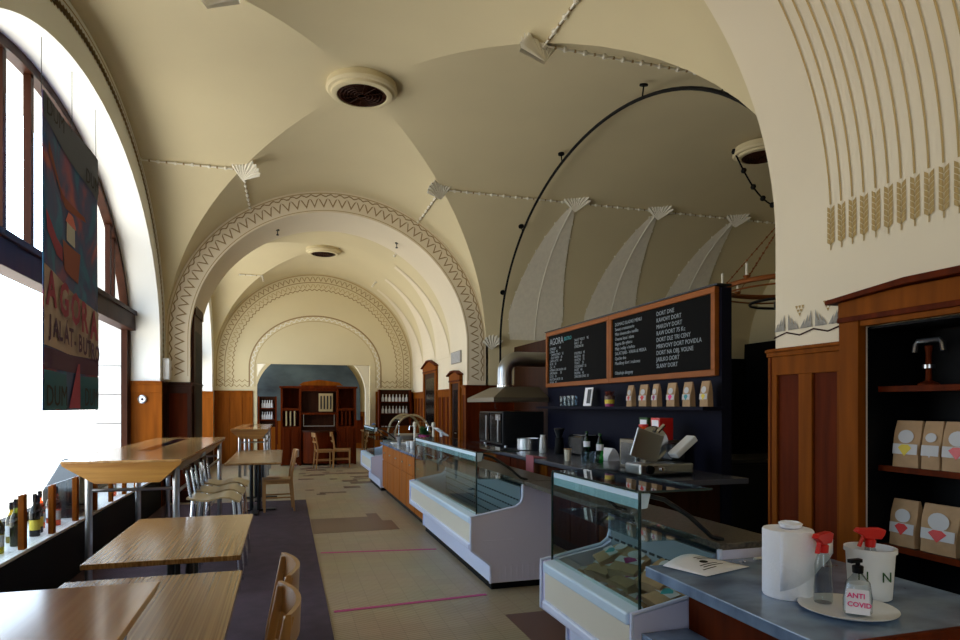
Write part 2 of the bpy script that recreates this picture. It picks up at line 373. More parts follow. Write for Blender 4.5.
st(MB().box(-1.77, .29, -3.0, 10.55, .0003, .012).build('floor_carpet', M['carpet']))
for i, (x0, y0, x1, y1) in enumerate([(.33, 6.72, 1.5, 6.55), (.33, 4.77, 1.52, 4.86)]):
    m_ = MB(); d = Vector((x1-x0, y1-y0, 0)).normalized(); nn = Vector((-d.y, d.x, 0))*.022
    a, b = Vector((x0, y0, .003)), Vector((x1, y1, .003))
    m_.add([a-nn, b-nn, b+nn, a+nn, a-nn-Vector((0, 0, .002)), b-nn-Vector((0, 0, .002)), b+nn-Vector((0, 0, .002)), a+nn-Vector((0, 0, .002))],
           [(0, 1, 2, 3), (7, 6, 5, 4), (0, 4, 5, 1), (1, 5, 6, 2), (2, 6, 7, 3), (3, 7, 4, 0)])
    tag(m_.build('floor_tape', M['tape']), ['magenta tape strip across the beige floor by the far end of the long display case', 'magenta tape strip across the beige floor at the near corner of the long display case'][i], 'tape')

# ---- painted ornament
def arcpt(cu, a, b, z0, t, d):
    u, z = a*math.cos(t), b*math.sin(t)
    nx, nz = math.cos(t)/a, math.sin(t)/b; l = math.hypot(nx, nz)
    return (cu+u-nx/l*d, z0+z-nz/l*d)
def path_frac(cu, a, b, z0, N, zlow):
    """sample positions and inward normals along leg + arch + leg, evenly spaced"""
    P = []
    for k in range(400):
        t = PI*k/399; P.append((cu+a*math.cos(t), z0+b*math.sin(t), -math.cos(t)/a, -math.sin(t)/b))
    L = [(cu+a, zlow+(z0-zlow)*k/40, -1, 0) for k in range(40)]; R = [(cu-a, z0-(z0-zlow)*(k+1)/40, 1, 0) for k in range(40)]
    P = L+P+R; acc = [0]
    for i in range(1, len(P)): acc.append(acc[-1]+math.hypot(P[i][0]-P[i-1][0], P[i][1]-P[i-1][1]))
    out = []; j = 0
    for k in range(N+1):
        s_ = acc[-1]*k/N
        while j < len(acc)-2 and acc[j+1] < s_: j += 1
        p = P[j]; l = math.hypot(p[2], p[3]); out.append((p[0], p[1], p[2]/l, p[3]/l))
    return out
def band(mb, f, cu, a, b, z0, zlow, d, N, lines, tris=None, waves=None):
    """lines: [(delta, width, mat)], waves: [(delta, amp, width, mat)], tris: [(base, apex, halfwidth fraction, mat)]"""
    pf = path_frac(cu, a, b, z0, N*6, zlow)
    P = lambda i, de: f(pf[i][0]+pf[i][2]*de, pf[i][1]+pf[i][3]*de, d)
    W = [(de, 0, wd, m) for de, wd, m in lines] + (waves or [])
    for de, am, wd, m in W:
        for i in range(N*6):
            o0, o1 = am*math.sin(2*PI*i/6), am*math.sin(2*PI*(i+1)/6)
            mb.add([P(i, de+o0-wd/2), P(i+1, de+o1-wd/2), P(i+1, de+o1+wd/2), P(i, de+o0+wd/2)], [(0, 1, 2, 3)], m)
    for (ba, ap, m) in (tris or []):
        for i in range(0, N*6-5, 6):
            A, B, C = P(i, ba), P(i+6, ba), P(i+3, ap)
            A, B, C = Vector(A), Vector(B), Vector(C); G = (A+B+C)/3
            for p, q in ((A, C), (C, B)):
                pi, qi = p.lerp(G, .42), q.lerp(G, .42); mb.add([p, q, qi, pi], [(0, 1, 2, 3)], m)
mb = MB(); band(mb, fx, CX, 2.58, 2.48, Z0, 1.95, Y2-.004, 58, [(.30, .012, 1), (.018, .015, 1)], [(.10, .26, 0)], [(.055, .018, .02, 0)])
st(mb.build('trim_1', [M['orn'], M['orn_light']]))
mb = MB(); band(mb, fx, CX, 2.56, 2.48, Z0, 2.0, 17.796, 60, [(.02, .03, 1), (.22, .02, 0)], [(.06, .2, 0), (.26, .38, 1)], [(.42, .02, .025, 0)])
band(mb, fx, .78, 1.72, 1.42, 2.5, 2.0, 17.795, 40, [(.0, .035, 0), (.14, .015, 1)], None, [(.07, .03, .03, 2)])
for z in (2.03, 2.16):
    for x0, x1 in ((-1.75, -.95), (2.5, 3.35)):
        for k in range(24):
            xa, xb = x0+(x1-x0)*k/24, x0+(x1-x0)*(k+1)/24; za, zb = z+.03*math.sin(k*1.57), z+.03*math.sin((k+1)*1.57)
            mb.add([(xa, 17.795, za-.01), (xb, 17.795, zb-.01), (xb, 17.795, zb+.01), (xa, 17.795, za+.01)], [(0, 1, 2, 3)], 0)
st(mb.build('trim_2', [M['orn'], M['orn_light'], M['relief']]))
mb = MB(); band(mb, fy, CY, 3.62, 2.46, Z0, 1.95, -1.796, 64, [(.10, .05, 0), (.02, .015, 1)], None, [(.1, .03, .03, 0), (.1, -.03, .03, 0)])
st(mb.build('trim_3', [M['orn'], M['orn_light']]))
# reliefs: shell fans, bead garlands, leaves
def hz(s_): return Z0+BZ*math.sqrt(max(0, 1-s_*s_))
def fan(mb, p, d, nrm, r=.3, k=9, m=0, spread=.95):
    """ribbed plaster shell: tip at p, opening towards d, front side nrm"""
    p = Vector(p); d = Vector(d).normalized(); nrm = Vector(nrm); nrm = (nrm-d*nrm.dot(d)).normalized(); s_ = d.cross(nrm).normalized()
    for i in range(k):
        a0, a1 = (-1+2*i/k)*spread, (-1+2*(i+1)/k)*spread; am = (a0+a1)/2
        e = lambda a, q, h: p + (d*math.cos(a)+s_*math.sin(a))*q + nrm*h
        rr_ = r*(.72+.28*math.cos(am))
        mb.add([p-nrm*.01, e(a0, rr_*.93, .02), e(am, rr_*1.05, .055), e(a1, rr_*.93, .02), p-nrm*.04, e(a0, rr_*.93, -.02), e(a1, rr_*.93, -.02)],
               [(0, 1, 2), (0, 2, 3), (4, 6, 5), (1, 5, 6, 3), (1, 3, 2)], m)
def garland(mb, p0, p1, nrm, sag=.05, step=.19):
    p0, p1, nrm = Vector(p0), Vector(p1), Vector(nrm).normalized(); L = (p1-p0).length; n = max(4, int(L/step)*2)
    pts = [p0.lerp(p1, i/n)+nrm*.025 for i in range(n+1)]
    mb.tube(pts, .011, 5, 0)
    for i, p in enumerate(pts):
        if i % 2 == 0: mb.ball(p, .026, 6, 4, 0)
        else: mb.ball(p, .017, 5, 3, 1)
mb = MB(); sx_, sy_ = .53, .53
for a in (-1, 1):
    for b in (-1, 1):
        p = (CX+a*AX*sx_, CY+b*AY*sy_, hz(sx_)); nrm = Vector((-a*.35, -b*.25, -1))
        fan(mb, Vector(p)+Vector((0, 0, -.16)), (-a*.35, -b*.3, 1), (a*.25, -1, -.4), .29)
        q = (CX+a*AX*1.0, p[1], p[2]+0.0); q = (q[0]+(5.5 if a > 0 else 0), q[1], q[2])
        garland(mb, p, q, (0, -b*.5, -1))
        garland(mb, p, (p[0], CY+b*AY*.99, p[2]), (-a*.5, 0, -1))
st(mb.build('trim_4', [M['relief'], M['orn']], sharp=20))
mb = MB()
for a in (-1, 1):
    for b in (-1, 1):
        p = (CX+a*AX*sx_, 14.95+b*2.85*sy_, hz(sx_)); garland(mb, p, (p[0]+a*.5, p[1], p[2]), (0, -b*.5, -1)); garland(mb, p, (p[0], p[1]+b*.6, p[2]), (-a*.5, 0, -1)); 
st(mb.build('trim_5', [M['relief'], M['orn_light']], sharp=20))
mb = MB(); mv = MB()
def bar(ph, off=0): return (CY+(AY-off)*math.sin(ph), Z0+(BZ-off)*math.cos(ph))
for X in (4.32, 5.8, 7.3):
    n = 20
    hw = lambda s_: .5*(s_**.75)*1.25*(1 if s_ < .8 else 1-.25*(s_-.8)/.2)
    for i in range(n):
        s0, s1 = i/n, (i+1)/n; p0, p1 = .56+s0*.96, .56+s1*.96
        for sg in (-1, 1):
            (ya, za), (yb, zb) = bar(p0, .012), bar(p1, .012); (yc, zc), (yd, zd) = bar(p0, .022), bar(p1, .022)
            mb.add([(X, yc, zc), (X, yd, zd), (X+sg*hw(s1), yb, zb), (X+sg*hw(s0), ya, za)], [(0, 1, 2, 3)], 0, True)
            if i % 2: mb.ball((X+sg*hw(s0), ya, za), .018, 5, 3, 0)
    mb.tube([(X, *bar(.56+.96*i/12, .022)) for i in range(13)], .008, 5, 1)
    y, z = bar(.56, .02); fan(mb, (X, y, z-.14), (0, -.3, 1), (-.2, -1, -.3), .3, 9, 1)
st(mb.build('trim_6', [M['leafp'], M['relief']], sharp=20))
# pale drop shaped fans low on the far haunch and by the far corner
mb = MB(); y, z = bar(1.52, .02)
for X in (3.5, 5.05, 6.55): fan(mb, (X, Y2-.06, 2.5), (0, -.06, 1), (0, -1, 0), .26, 7)
st(mb.build('trim_7', [M['relief']], sharp=20))
# wheat and gold lines on the near arch soffit
mb = MB(); ai, bi = 2.28, 2.3
def soff(t, y, off=.004): return (CX+(ai-off)*math.cos(t), y, Z0+(bi-off)*math.sin(t))
for k in range(22):
    y = 3.02-k*.0755
    for i in range(40):
        t0, t1 = .052+i*.036, .052+(i+1)*.036; wd = .006
        a, b = soff(t0, y-wd), soff(t1, y-wd); c, d = soff(t1, y+wd), soff(t0, y+wd); mb.add([a, b, c, d], [(0, 1, 2, 3)], 0)
    X = CX+ai-.004
    for j in range(7):
        z = 2.45+j*.031
        for sg in (-1, 1):
            mb.add([(X, y, z), (X, y+sg*.026, z+.018), (X, y+sg*.026, z+.046), (X, y+sg*.004, z+.03)], [(0, 1, 2, 3)], 0)
    mb.add([(X, y-.004, 2.42), (X, y+.004, 2.42), (X, y+.004, 2.46), (X, y-.004, 2.46)], [(0, 1, 2, 3)], 0)
# zigzag frieze above the panelling
for k in range(3):
    yc = 3.37-k*.22; X = CX+ai-.004
    for sg in (-1, 1):
        for r_ in range(3):
            b0 = .02+r_*.028; mb.add([(X-.002, yc+sg*(.014+b0-.02), 1.985), (X-.002, yc+sg*(.03+b0), 1.985), (X-.002, yc+sg*(.016+r_*.026), 2.09-r_*.024)], [(0, 1, 2)], 1)
    for (dy, dz) in ((-.026, 0), (0, 0), (.026, 0), (-.013, -.024), (.013, -.024), (0, -.046)):
        yy = yc-.11+dy; zz = 2.12+dz; mb.add([(X, yy-.011, zz+.01), (X, yy+.011, zz+.01), (X, yy, zz-.012)], [(0, 1, 2)], 0)
    for y0, y1, z0, z1 in ((yc+.11, yc, 1.945, 1.972), (yc, yc-.11, 1.972, 1.945)):
        mb.add([(X-.001, y0, z0-.005), (X-.001, y1, z1-.005), (X-.001, y1, z1+.005), (X-.001, y0, z0+.005)], [(0, 1, 2, 3)], 2)
st(mb.build('trim_8', [M['gold'], M['orn_grey'], M['darkwood']]))

# ---- panelling
def panel_wall(name, f, u0, u1, h, d, n, mats=('oak', 'redwood'), sgn=1, z0=0.0):
    """f(u, z, d): frame and sunk panels; d = wall plane, sgn = outward direction"""
    mb = MB()
    def bx(a, b, z_0, z_1, t0, t1, m):
        p = f(a, z_0, d+sgn*t0); q = f(b, z_1, d+sgn*t1)
        mb.box(min(p[0], q[0]), max(p[0], q[0]), min(p[1], q[1]), max(p[1], q[1]), min(p[2], q[2]), max(p[2], q[2]), m)
    bx(u0, u1, z0, h-.02, .002, .012, 1)
    bx(u0, u1, h-.17, h-.05, .012, .03, 0); bx(u0, u1, z0, z0+.18, .012, .034, 0)
    bx(u0-.0, u1+.0, h-.05, h-.02, .002, .045, 0); bx(u0, u1, h-.02, h, .002, .06, 0)
    w_ = (u1-u0)/n; sw = min(.055, w_*.18)
    for k in range(n+1):
        c = u0+k*w_; bx(max(u0, c-sw), min(u1, c+sw), z0+.18, h-.17, .012, .03, 0)
    return st(mb.build(name, [M[mats[0]], M[mats[1]]], bevel=.003))
panel_wall('wall_panelling', fy, 2.9, 3.48, 1.87, 3.08, 2, sgn=-1)
panel_wall('wall_panelling', fx, 3.045, 3.5, 1.87, Y1, 1, sgn=1)
panel_wall('wall_panelling', fx, -2.3, -1.77, 1.87, CY+3.28, 1, ('oak', 'oak'), sgn=-1)
panel_wall('wall_panelling', fy, 10.5, 10.89, 1.87, -1.8, 1, ('darkwood', 'darkwood'), sgn=1)
panel_wall('wall_panelling', fx, -1.8, -1.43, 1.87, Y2, 1, ('darkwood', 'redwood'), sgn=-1)
panel_wall('wall_panelling', fy, 10.85, 12.1, 1.87, -1.45, 2, ('darkwood', 'darkwood'), sgn=1)
panel_wall('wall_panelling', fx, -2.3, -1.77, 1.87, 14.95+2.45, 1, ('oak', 'oak'), sgn=-1)
panel_wall('wall_panelling', fx, -1.79, OX0-.1, 1.9, 17.8, 3, ('oak', 'oak'), sgn=-1)
panel_wall('wall_panelling', fx, 2.35, 3.39, 1.9, 17.8, 4, ('oak', 'redwood'), sgn=-1)
panel_wall('wall_panelling', fy, 12.1, 14.6, 1.87, 3.4, 6, ('oak', 'redwood'), sgn=-1)
panel_wall('wall_panelling', fy, 16.2, 17.78, 1.87, 3.4, 4, ('oak', 'redwood'), sgn=-1)
panel_wall('wall_panelling', fx, 3.02, 4.6, 1.87, Y2, 5, ('redwood', 'redwood'), sgn=-1)
panel_wall('wall_panelling', fy, 10.9, 11.15, 1.87, 3.05, 1, ('oak', 'redwood'), sgn=-1)
mb = MB(); mb.lathe([(.0, 0), (.06, 0), (.062, -.012), (.045, -.02), (.042, -.012), (.0, -.012)], (-2.03, CY+3.28-.034, 1.6), axis='y', m=0); mb.lathe([(0, 0), (.018, 0), (.016, -.012), (0, -.014)], (-2.03, CY+3.28-.045, 1.6), 14, 1, 'y')
tag(mb.build('intercom', [M['steel'], M['black']]), 'round grey speaker disc on the sunlit pilaster beside the tall window', 'speaker')
mb = MB(); mb.box(-1.79, -1.7, 10.6, 10.78, 1.9, 2.22); mb.box(-1.7, -1.69, 10.63, 10.75, 1.93, 2.19)
tag(mb.build('wall_box', M['plastic_white'], bevel=.015), 'white rounded box on the left wall above the dark panelling', 'wall box')

def doorcase(name, label, X, y0, y1, h, peak, fw=.13, depth=.06, glassy=False, alcove=False):
    """pedimented timber opening in a wall whose face is at X and looks to -X"""
    t = st(bpy.data.objects.new(name, None)); COL.objects.link(t); t.location = (X, (y0+y1)/2, 0); tag(t, label)
    mb = MB(); mb.box(X-depth, X-.002, y0-fw, y0, 0, h+.05); mb.box(X-depth, X-.002, y1, y1+fw, 0, h+.05); mb.box(X-depth+.01, X-.002, y0, y1, h, h+.05)
    mb.build('frame', M['oak'], t, bevel=.004)
    yc = (y0+y1)/2; e = fw+.05
    mb = MB(); mb.prism([(y0-fw, h+.05), (y1+fw, h+.05), (y1+fw, h+.16), (yc+.12, peak-.04), (yc-.12, peak-.04), (y0-fw, h+.16)], 'x', X-depth-.005, X-.002, 0)
    mb.prism([(y0-e, h+.14), (yc-.14, peak-.035), (yc+.14, peak-.035), (y1+e, h+.14), (y1+e, h+.165), (yc+.14, peak), (yc-.14, peak), (y0-e, h+.165)], 'x', X-depth-.05, X-.002, 1)
    mb.box(X-depth-.012, X-.002, y0-fw, y1+fw, h+.03, h+.06, 1)
    mb.build('pediment', [M['oak'], M['redwood']], t, bevel=.003)
    if not alcove:
        mb = MB(); mb.box(X-.03, X-.004, y0, y1, 0, h, 0)
        if glassy:
            mb.box(X-.034, X-.03, y0+.12, y1-.12, .9, h-.12, 1)
        d = mb.build('door_leaf', [M['darkwood'], M['blackgloss']], t)
        MB().tube([(X-.07, y0+.08, 1.0), (X-.07, y0+.18, 1.0)], .009, 8).build('door_handle', M['steel'], d)
    return t
doorcase('door_1', 'tall pedimented doorway in the far right wall of the rear bay', 3.4, 14.8, 16.0, 2.3, 2.62, .14, glassy=True)
doorcase('door_2', 'smaller pedimented door on the pier between the two bays', 3.05, 11.3, 11.85, 1.92, 2.16, .12, glassy=True)
doorcase('door_3', 'pedimented alcove opening with dark shelves of paper bags', 3.08, 1.88, 2.78, 1.94, 2.15, .13, alcove=True)
mb = MB(); mb.box(-1.45, -1.4, 11.0, 12.0, 0, 2.95); mb.prism([(11.0, 2.95), (12.0, 2.95), (12.0, 3.05), (11.5, 3.25), (11.0, 3.05)], 'x', -1.45, -1.38)
mb.box(-1.4, -1.395, 11.15, 11.85, .2, 2.7, 1)
t = mb.build('door_4', [M['darkwood'], M['black']]); st(t); t['label'] = 'tall dark cupboard door on the left pier between the windows'
# alcove lining + shelves
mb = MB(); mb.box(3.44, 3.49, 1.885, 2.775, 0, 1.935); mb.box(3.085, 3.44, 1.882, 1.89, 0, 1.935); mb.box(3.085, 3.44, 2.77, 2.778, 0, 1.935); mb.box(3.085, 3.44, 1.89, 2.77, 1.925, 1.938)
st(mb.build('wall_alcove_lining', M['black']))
for z, lb in ((.715, 'lowest'), (1.145, 'middle'), (1.58, 'highest')):
    y1_ = 2.768
    mb = MB(); mb.box(3.16, 3.438, 1.892, y1_, z, z+.025); mb.box(3.15, 3.16, 1.892, y1_, z-.003, z+.028, 1)
    tag(mb.build('alcove_shelf', [M['darkwood'], M['redwood']]), lb+' dark wooden shelf inside the pedimented alcove at right', 'shelf')

# ---- windows
def window(idx, cy, wy, muls, big):
    t = st(bpy.data.objects.new('window_%d' % idx, None)); COL.objects.link(t); t.location = (-2.25, cy, .48)
    tag(t, ['tall arched window with dark wooden transom over the bar table', 'arched window of the rear bay', 'arched window of the near bay'][idx-1])
    mb = MB(); ring(mb, fy, cy, wy, 2.2, 2.4, wy-.09, 2.11, 2.4, -2.29, -2.19, zb=.48)
    for y in big: mb.box(-2.28, -2.2, y-.045, y+.045, .56, 2.6)
    mb.box(-2.28, -2.2, cy-wy+.05, cy+wy-.05, .478, .56)
    mb.build('window_frame', M['darkwood'], t, sharp=30)
    MB().box(-2.3, -2.12, cy-wy+.02, cy+wy-.02, 2.6, 2.86).box(-2.3, -2.09, cy-wy+.02, cy+wy-.02, 2.82, 2.88).build('transom', M['darkwood'], t, bevel=.006)
    mb = MB()
    for y in muls:
        z1 = 2.4+2.11*math.sqrt(max(0, 1-((y-cy)/(wy-.09))**2)); mb.box(-2.27, -2.21, y-.035, y+.035, 2.88, z1)
    mb.build('mullion', M['darkwood'], t)
    mb = MB(); pts = [(cy+(wy-.08)*math.cos(PI*k/40), 2.4+2.12*math.sin(PI*k/40)) for k in range(41)] + [(cy-wy+.08, .5), (cy+wy-.08, .5)]
    mb.add([(-2.24, y, z) for y, z in pts], [list(range(len(pts)))]); mb.build('window_pane', M['windowglass'], t)
window(1, CY-.12, 3.4, [CY-2.3, CY-1.05, CY-.45, CY+.7, CY+1.5, CY+2.25, CY+2.45], [CY-2.2, CY+3.15])
window(2, 14.95, 2.45, [13.4, 14.3, 15.6, 16.5], [14.0, 15.9])
t = st(bpy.data.objects.new('window_3', None)); COL.objects.link(t); t.location = (-2.25, -3.3, .8); tag(t, 'plain tall window of the near bay')
MB().box(-2.28, -2.2, -5.4, -5.32, .8, 4.0).box(-2.28, -2.2, -1.88, -1.8, .8, 4.0).box(-2.28, -2.2, -5.32, -1.88, .8, .88).box(-2.28, -2.2, -5.32, -1.88, 3.92, 4.0).box(-2.28, -2.2, -3.64, -3.56, .88, 3.92).build('window_frame', M['darkwood'], t)
MB().box(-2.245, -2.24, -5.32, -1.88, .88, 3.92).build('window_pane', M['windowglass'], t)

# ---- ceiling vents, detectors, track
def vent(name, label, c, r=.33):
    t = thing(name, label, 'ceiling vent', c)
    x, y, z = c
    MB().lathe([(r, .1), (r*1.03, .03), (r*.98, .005), (r*.9, 0), (r*.88, -.025), (r*.76, -.035), (r*.72, -.03), (r*.72, .02)], c, 40).build('plaster_ring', M['plaster'], t)
    mb = MB(); mb.lathe([(0.001, -.022), (r*.71, -.022), (r*.71, .0)], c, 40)
    for k in range(6):
        q = r*(.1+.1*k); mb.lathe([(q, -.023), (q+.006, -.03), (q+.012, -.023)], c, 36)
    for k in range(12):
        a = 2*PI*k/12; mb.tube([(x+.05*math.cos(a), y+.05*math.sin(a), z-.026), (x+r*.68*math.cos(a), y+r*.68*math.sin(a), z-.026)], .004, 4)
    mb.build('grille', M['darkwood'], t)
vent('ceiling_vent', 'round plaster ringed vent at the crown of the near vault', (CX, CY, Z0+BZ-.1), .38)
vent('ceiling_vent', 'round plaster ringed vent at the crown of the rear vault', (CX, 14.95, Z0+BZ-.1), .38)
vent('ceiling_vent', 'round plaster ringed vent above the chandelier in the dark niche', (6.15, CY, Z0+BZ-.18), .36)
t = thing('ceiling_rail', 'black curved track rail arching over the opening to the dark niche', 'rail', (3.6, CY, 2))
pts = [(3.6, CY+3.5*math.sin(a), Z0+2.33*math.cos(a)) for a in [-PI/2+PI*i/60 for i in range(61)]]
pts = [(3.6, CY-3.5, 2.0)]+pts+[(3.6, CY+3.5, 2.0)]
MB().tube(pts, .019, 8).build('rail', M['black'], t)
for a in (-1.2, -.79, -.35, .25, .75, 1.2):
    y, z = CY+3.5*math.sin(a), Z0+2.33*math.cos(a); n2 = Vector((0, math.sin(a)/3.5, math.cos(a)/2.33)).normalized(); p = Vector((3.6, y, z)); q = p+n2*.13
    MB().tube([p, q], .008, 6).tube([q-n2*.012, q+n2*.004], .045, 14).build('hanger', M['black'], t)
for i, (x, y) in enumerate(((-.15, 11.5), (1.9, 11.5))):
    s_ = (x-CX)/2.25; z = Z0+2.15*math.sqrt(1-s_*s_)
    tag(MB().lathe([(.03, 0), (.03, -.02), (.008, -.02), (.008, -.08), (.022, -.085), (.02, -.1), (0.001, -.1)], (x, y, z+.004), 12).build('sprinkler_head', M['darksteel']),
        'small dark sprinkler on the %s haunch of the far arch soffit' % ('left', 'right')[i], 'sprinkler')
t = thing('air_grille', 'pale grey air grille low on the right side of the far arch', 'air grille', (3.04, 11.65, 2.3))
mb = MB().box(3.025, 3.045, 11.25, 11.95, 2.3, 2.52)
mb.build('grille_frame', M['orn_grey'], t)
mb = MB()
for k in range(9): mb.box(3.018, 3.026, 11.28, 11.92, 2.315+k*.022, 2.327+k*.022)
mb.build('louvre', M['skin_label'], t)
# wide white leaves draped down the right haunch of the rear bay
mb = MB()
def hx(ph, off): return (CX+(AX-off)*math.sin(ph), Z0+(BZ-off)*math.cos(ph))
for yc in (12.75, 14.2, 15.65, 17.1):
    n = 20; hw = lambda s_: .1+.62*s_**1.5
    for i in range(n):
        s0, s1 = i/n, (i+1)/n; (xa, za), (xb, zb) = hx(.62+s0*.95, .012), hx(.62+s1*.95, .012); cl = lambda v: min(17.79, max(12.11, v))
        mb.add([(xa, cl(yc-hw(s0)), za), (xa, cl(yc+hw(s0)), za), (xb, cl(yc+hw(s1)), zb), (xb, cl(yc-hw(s1)), zb)], [(0, 1, 2, 3)], 0, True)
st(mb.build('trim_9', M['white_plaster']))

# chandelier
C0 = (6.45, 7.0, 3.0)
t = thing('chandelier', 'aged copper hoop chandelier with candle lamps hanging in the dark niche', 'chandelier', C0)
mb = MB(); R_ = .85
ringpts = [(C0[0]+R_*math.cos(2*PI*k/48), C0[1]+R_*math.sin(2*PI*k/48), C0[2]+.1) for k in range(49)]
mb.tube(ringpts, .035, 8, 0, False); mb.tube([(p[0], p[1], p[2]-.09) for p in ringpts], .012, 6, 0, False); mb.build('hoop', M['copper'], t)
mb = MB().tube([(C0[0]+.5*math.cos(2*PI*k/36), C0[1]+.5*math.sin(2*PI*k/36), C0[2]-.12) for k in range(37)], .02, 6, 0, False).lathe([(0.001, -.3), (.14, -.26), (.2, -.18), (.2, -.1), (.05, -.05), (.04, .1), (0.001, .12)], C0, 18); mb.build('lower_hoop', M['darksteel'], t)
MB().lathe([(.001, .95), (.13, .95), (.14, 1.0), (.1, 1.1), (.13, 1.15), (.001, 1.2)], C0, 18).build('hub', M['copper'], t)
for k in range(8):
    a = 2*PI*k/8+.2; x, y = C0[0]+R_*math.cos(a), C0[1]+R_*math.sin(a)
    mb = MB(); n = 24; ps = [Vector((x, y, C0[2]+.12)).lerp(Vector((C0[0]+.1*math.cos(a), C0[1]+.1*math.sin(a), C0[2]+1.0)), i/n) for i in range(n+1)]
    mb.tube(ps, .006, 4)
    for p in ps[::2]: mb.ball(p, .016, 5, 3)
    mb.build('chain', M['copper'], t)
    c = MB().lathe([(.03, .12), (.05, .16), (.022, .17), (.018, .17)], (x, y, C0[2]), 12).build('candle_cup', M['copper'], t)
    MB().lathe([(.016, .17), (.016, .32), (.001, .33)], (x, y, C0[2]), 10).build('candle_tube', M['relief'], c)
for k in range(3):
    a = 2*PI*k/3+2.6; mb = MB(); ps = [Vector((C0[0]+.1*math.cos(a), C0[1]+.1*math.sin(a), C0[2]+1.15)).lerp(Vector((C0[0]+.75*math.cos(a), C0[1]+.6*math.sin(a), 4.95)), i/20) + Vector((0, 0, -.18*math.sin(PI*i/20))) for i in range(21)]
    mb.tube(ps, .012, 5)
    for p in ps[::4]: mb.ball(p, .04, 6, 4)
    mb.build('suspension_chain', M['black'], t)

# ------------------------------------------------------------ navy partition with menu boards
PX = 3.56
st(MB().box(PX, PX+.1, 4.64, 8.45, 0, 2.52).build('wall_partition', M['navy']))
def board(name, label, y0, y1, z0=1.76, z1=2.53):
    t = thing(name, label, 'chalkboard', (PX-.02, (y0+y1)/2, z0)); fw = .055
    MB().box(PX-.03, PX-.002, y0+.03, y1-.03, z0+.03, z1-.03).build('slate', M['chalk'], t)
    mb = MB().box(PX-.05, PX-.002, y0, y1, z0, z0+fw).box(PX-.05, PX-.002, y0, y1, z1-fw, z1).box(PX-.05, PX-.002, y0, y0+fw, z0+fw, z1-fw).box(PX-.05, PX-.002, y1-fw, y1, z0+fw, z1-fw)
    mb.build('board_frame', M['boardframe'], t, bevel=.004); return t
XD, YD = (0, -1, 0), (0, 0, 1); TX = PX-.032
b = board('menu_board', 'smaller left chalkboard headed AGORA above the navy back wall', 6.555, 8.41)
text('lettering', ['AGORA'], .13, M['chalkwhite'], (TX, 8.3, 2.44), XD, YD, b)
text('lettering', ['BISTRO'], .07, M['teal'], (TX, 7.82, 2.42), XD, YD, b)
text('lettering', ['ESPRESSO        45', 'LUNGO   45', '   CAPPUCCINO    55', '   FLAT WHITE    65', 'CAFFE LATTE    60', 'FILTR    55', 'CAJ    45', 'HORKA COKOLADA  60', 'LIMONADA       50', 'DZUS    45', 'MATCHA LATTE  70', 'VODA   30'], .047, M['chalkwhite'], (TX, 8.3, 2.31), XD, YD, b, spacing=.9, xs=1.05)
text('lettering', ['SALAT VELKY    95', 'MALY   65', 'STREDNI 80', '', 'POLEVKA   45', 'BAGETA    65', 'QUICHE    75', 'TOAST     55', 'CROISSANT  35', 'DORT   60', 'MUFFIN    45', 'ZAKUSEK DNE  50'], .047, M['chalkwhite'], (TX, 7.5, 2.36), XD, YD, b, spacing=.9, xs=1.05)
b = board('menu_board', 'larger right chalkboard with two columns of white handwriting', 4.67, 6.55)
text('lettering', ['DOMACI SLADKE MENU', 'Sweet croissanterie', 'Mini cheesecake vanilka', 'Ovesna kase i slana', 'Bageta dle vyberu', 'Maly i velky v bufetu', 'SALAT BAR - VAHA & MISKA', 'Quiche dne', 'Mandlovy dort i makovec', '', 'Obsahuje alergeny'], .052, M['chalkwhite'], (TX, 6.44, 2.43), XD, YD, b, spacing=1.04)
text('lettering', ['DORT DNE', 'KAVOVY DORT', 'MAKOVY DORT', 'RAW DORT 75 Kc', 'DORT DLE TRI CENY', 'MRKVOVY DORT POVIDLA', 'DORT NA OBJ. VOLNE', 'JABLKO DORT', 'SLANY DORT'], .06, M['chalkwhite'], (TX, 5.6, 2.44), XD, YD, b, spacing=1.08)
tag(MB().box(PX-.05, PX+.1, 4.64, 8.45, 2.535, 2.55).build('light_strip', M['darksteel']), 'thin dark strip running along the top edge of the chalkboards', 'strip')
tag(MB().box(PX-.22, PX-.002, 4.6, 8.35, 1.465, 1.495).build('wall_shelf', M['navy'], bevel=.003), 'long navy shelf under the chalkboards carrying paper bags', 'shelf')

t = thing('low_cabinet', 'black low cabinet standing in the dark niche behind the navy partition', 'cabinet', (4.6, 5.3, 0))  # invented cabinet shape, its black stands in for shade over the pale floor
MB().box(3.8, 5.4, 5.0, 5.6, .05, .97).box(3.85, 5.35, 5.05, 5.55, 0, .05).build('cabinet_body', M['black'], t, bevel=.005)
MB().box(3.78, 5.42, 4.98, 5.62, .9705, 1.0).build('top', M['blackgloss'], t)
for k in range(3): MB().box(3.83+.52*k, 4.33+.52*k, 4.985, 4.999, .1, .95).build('door', M['black'], t, bevel=.004)
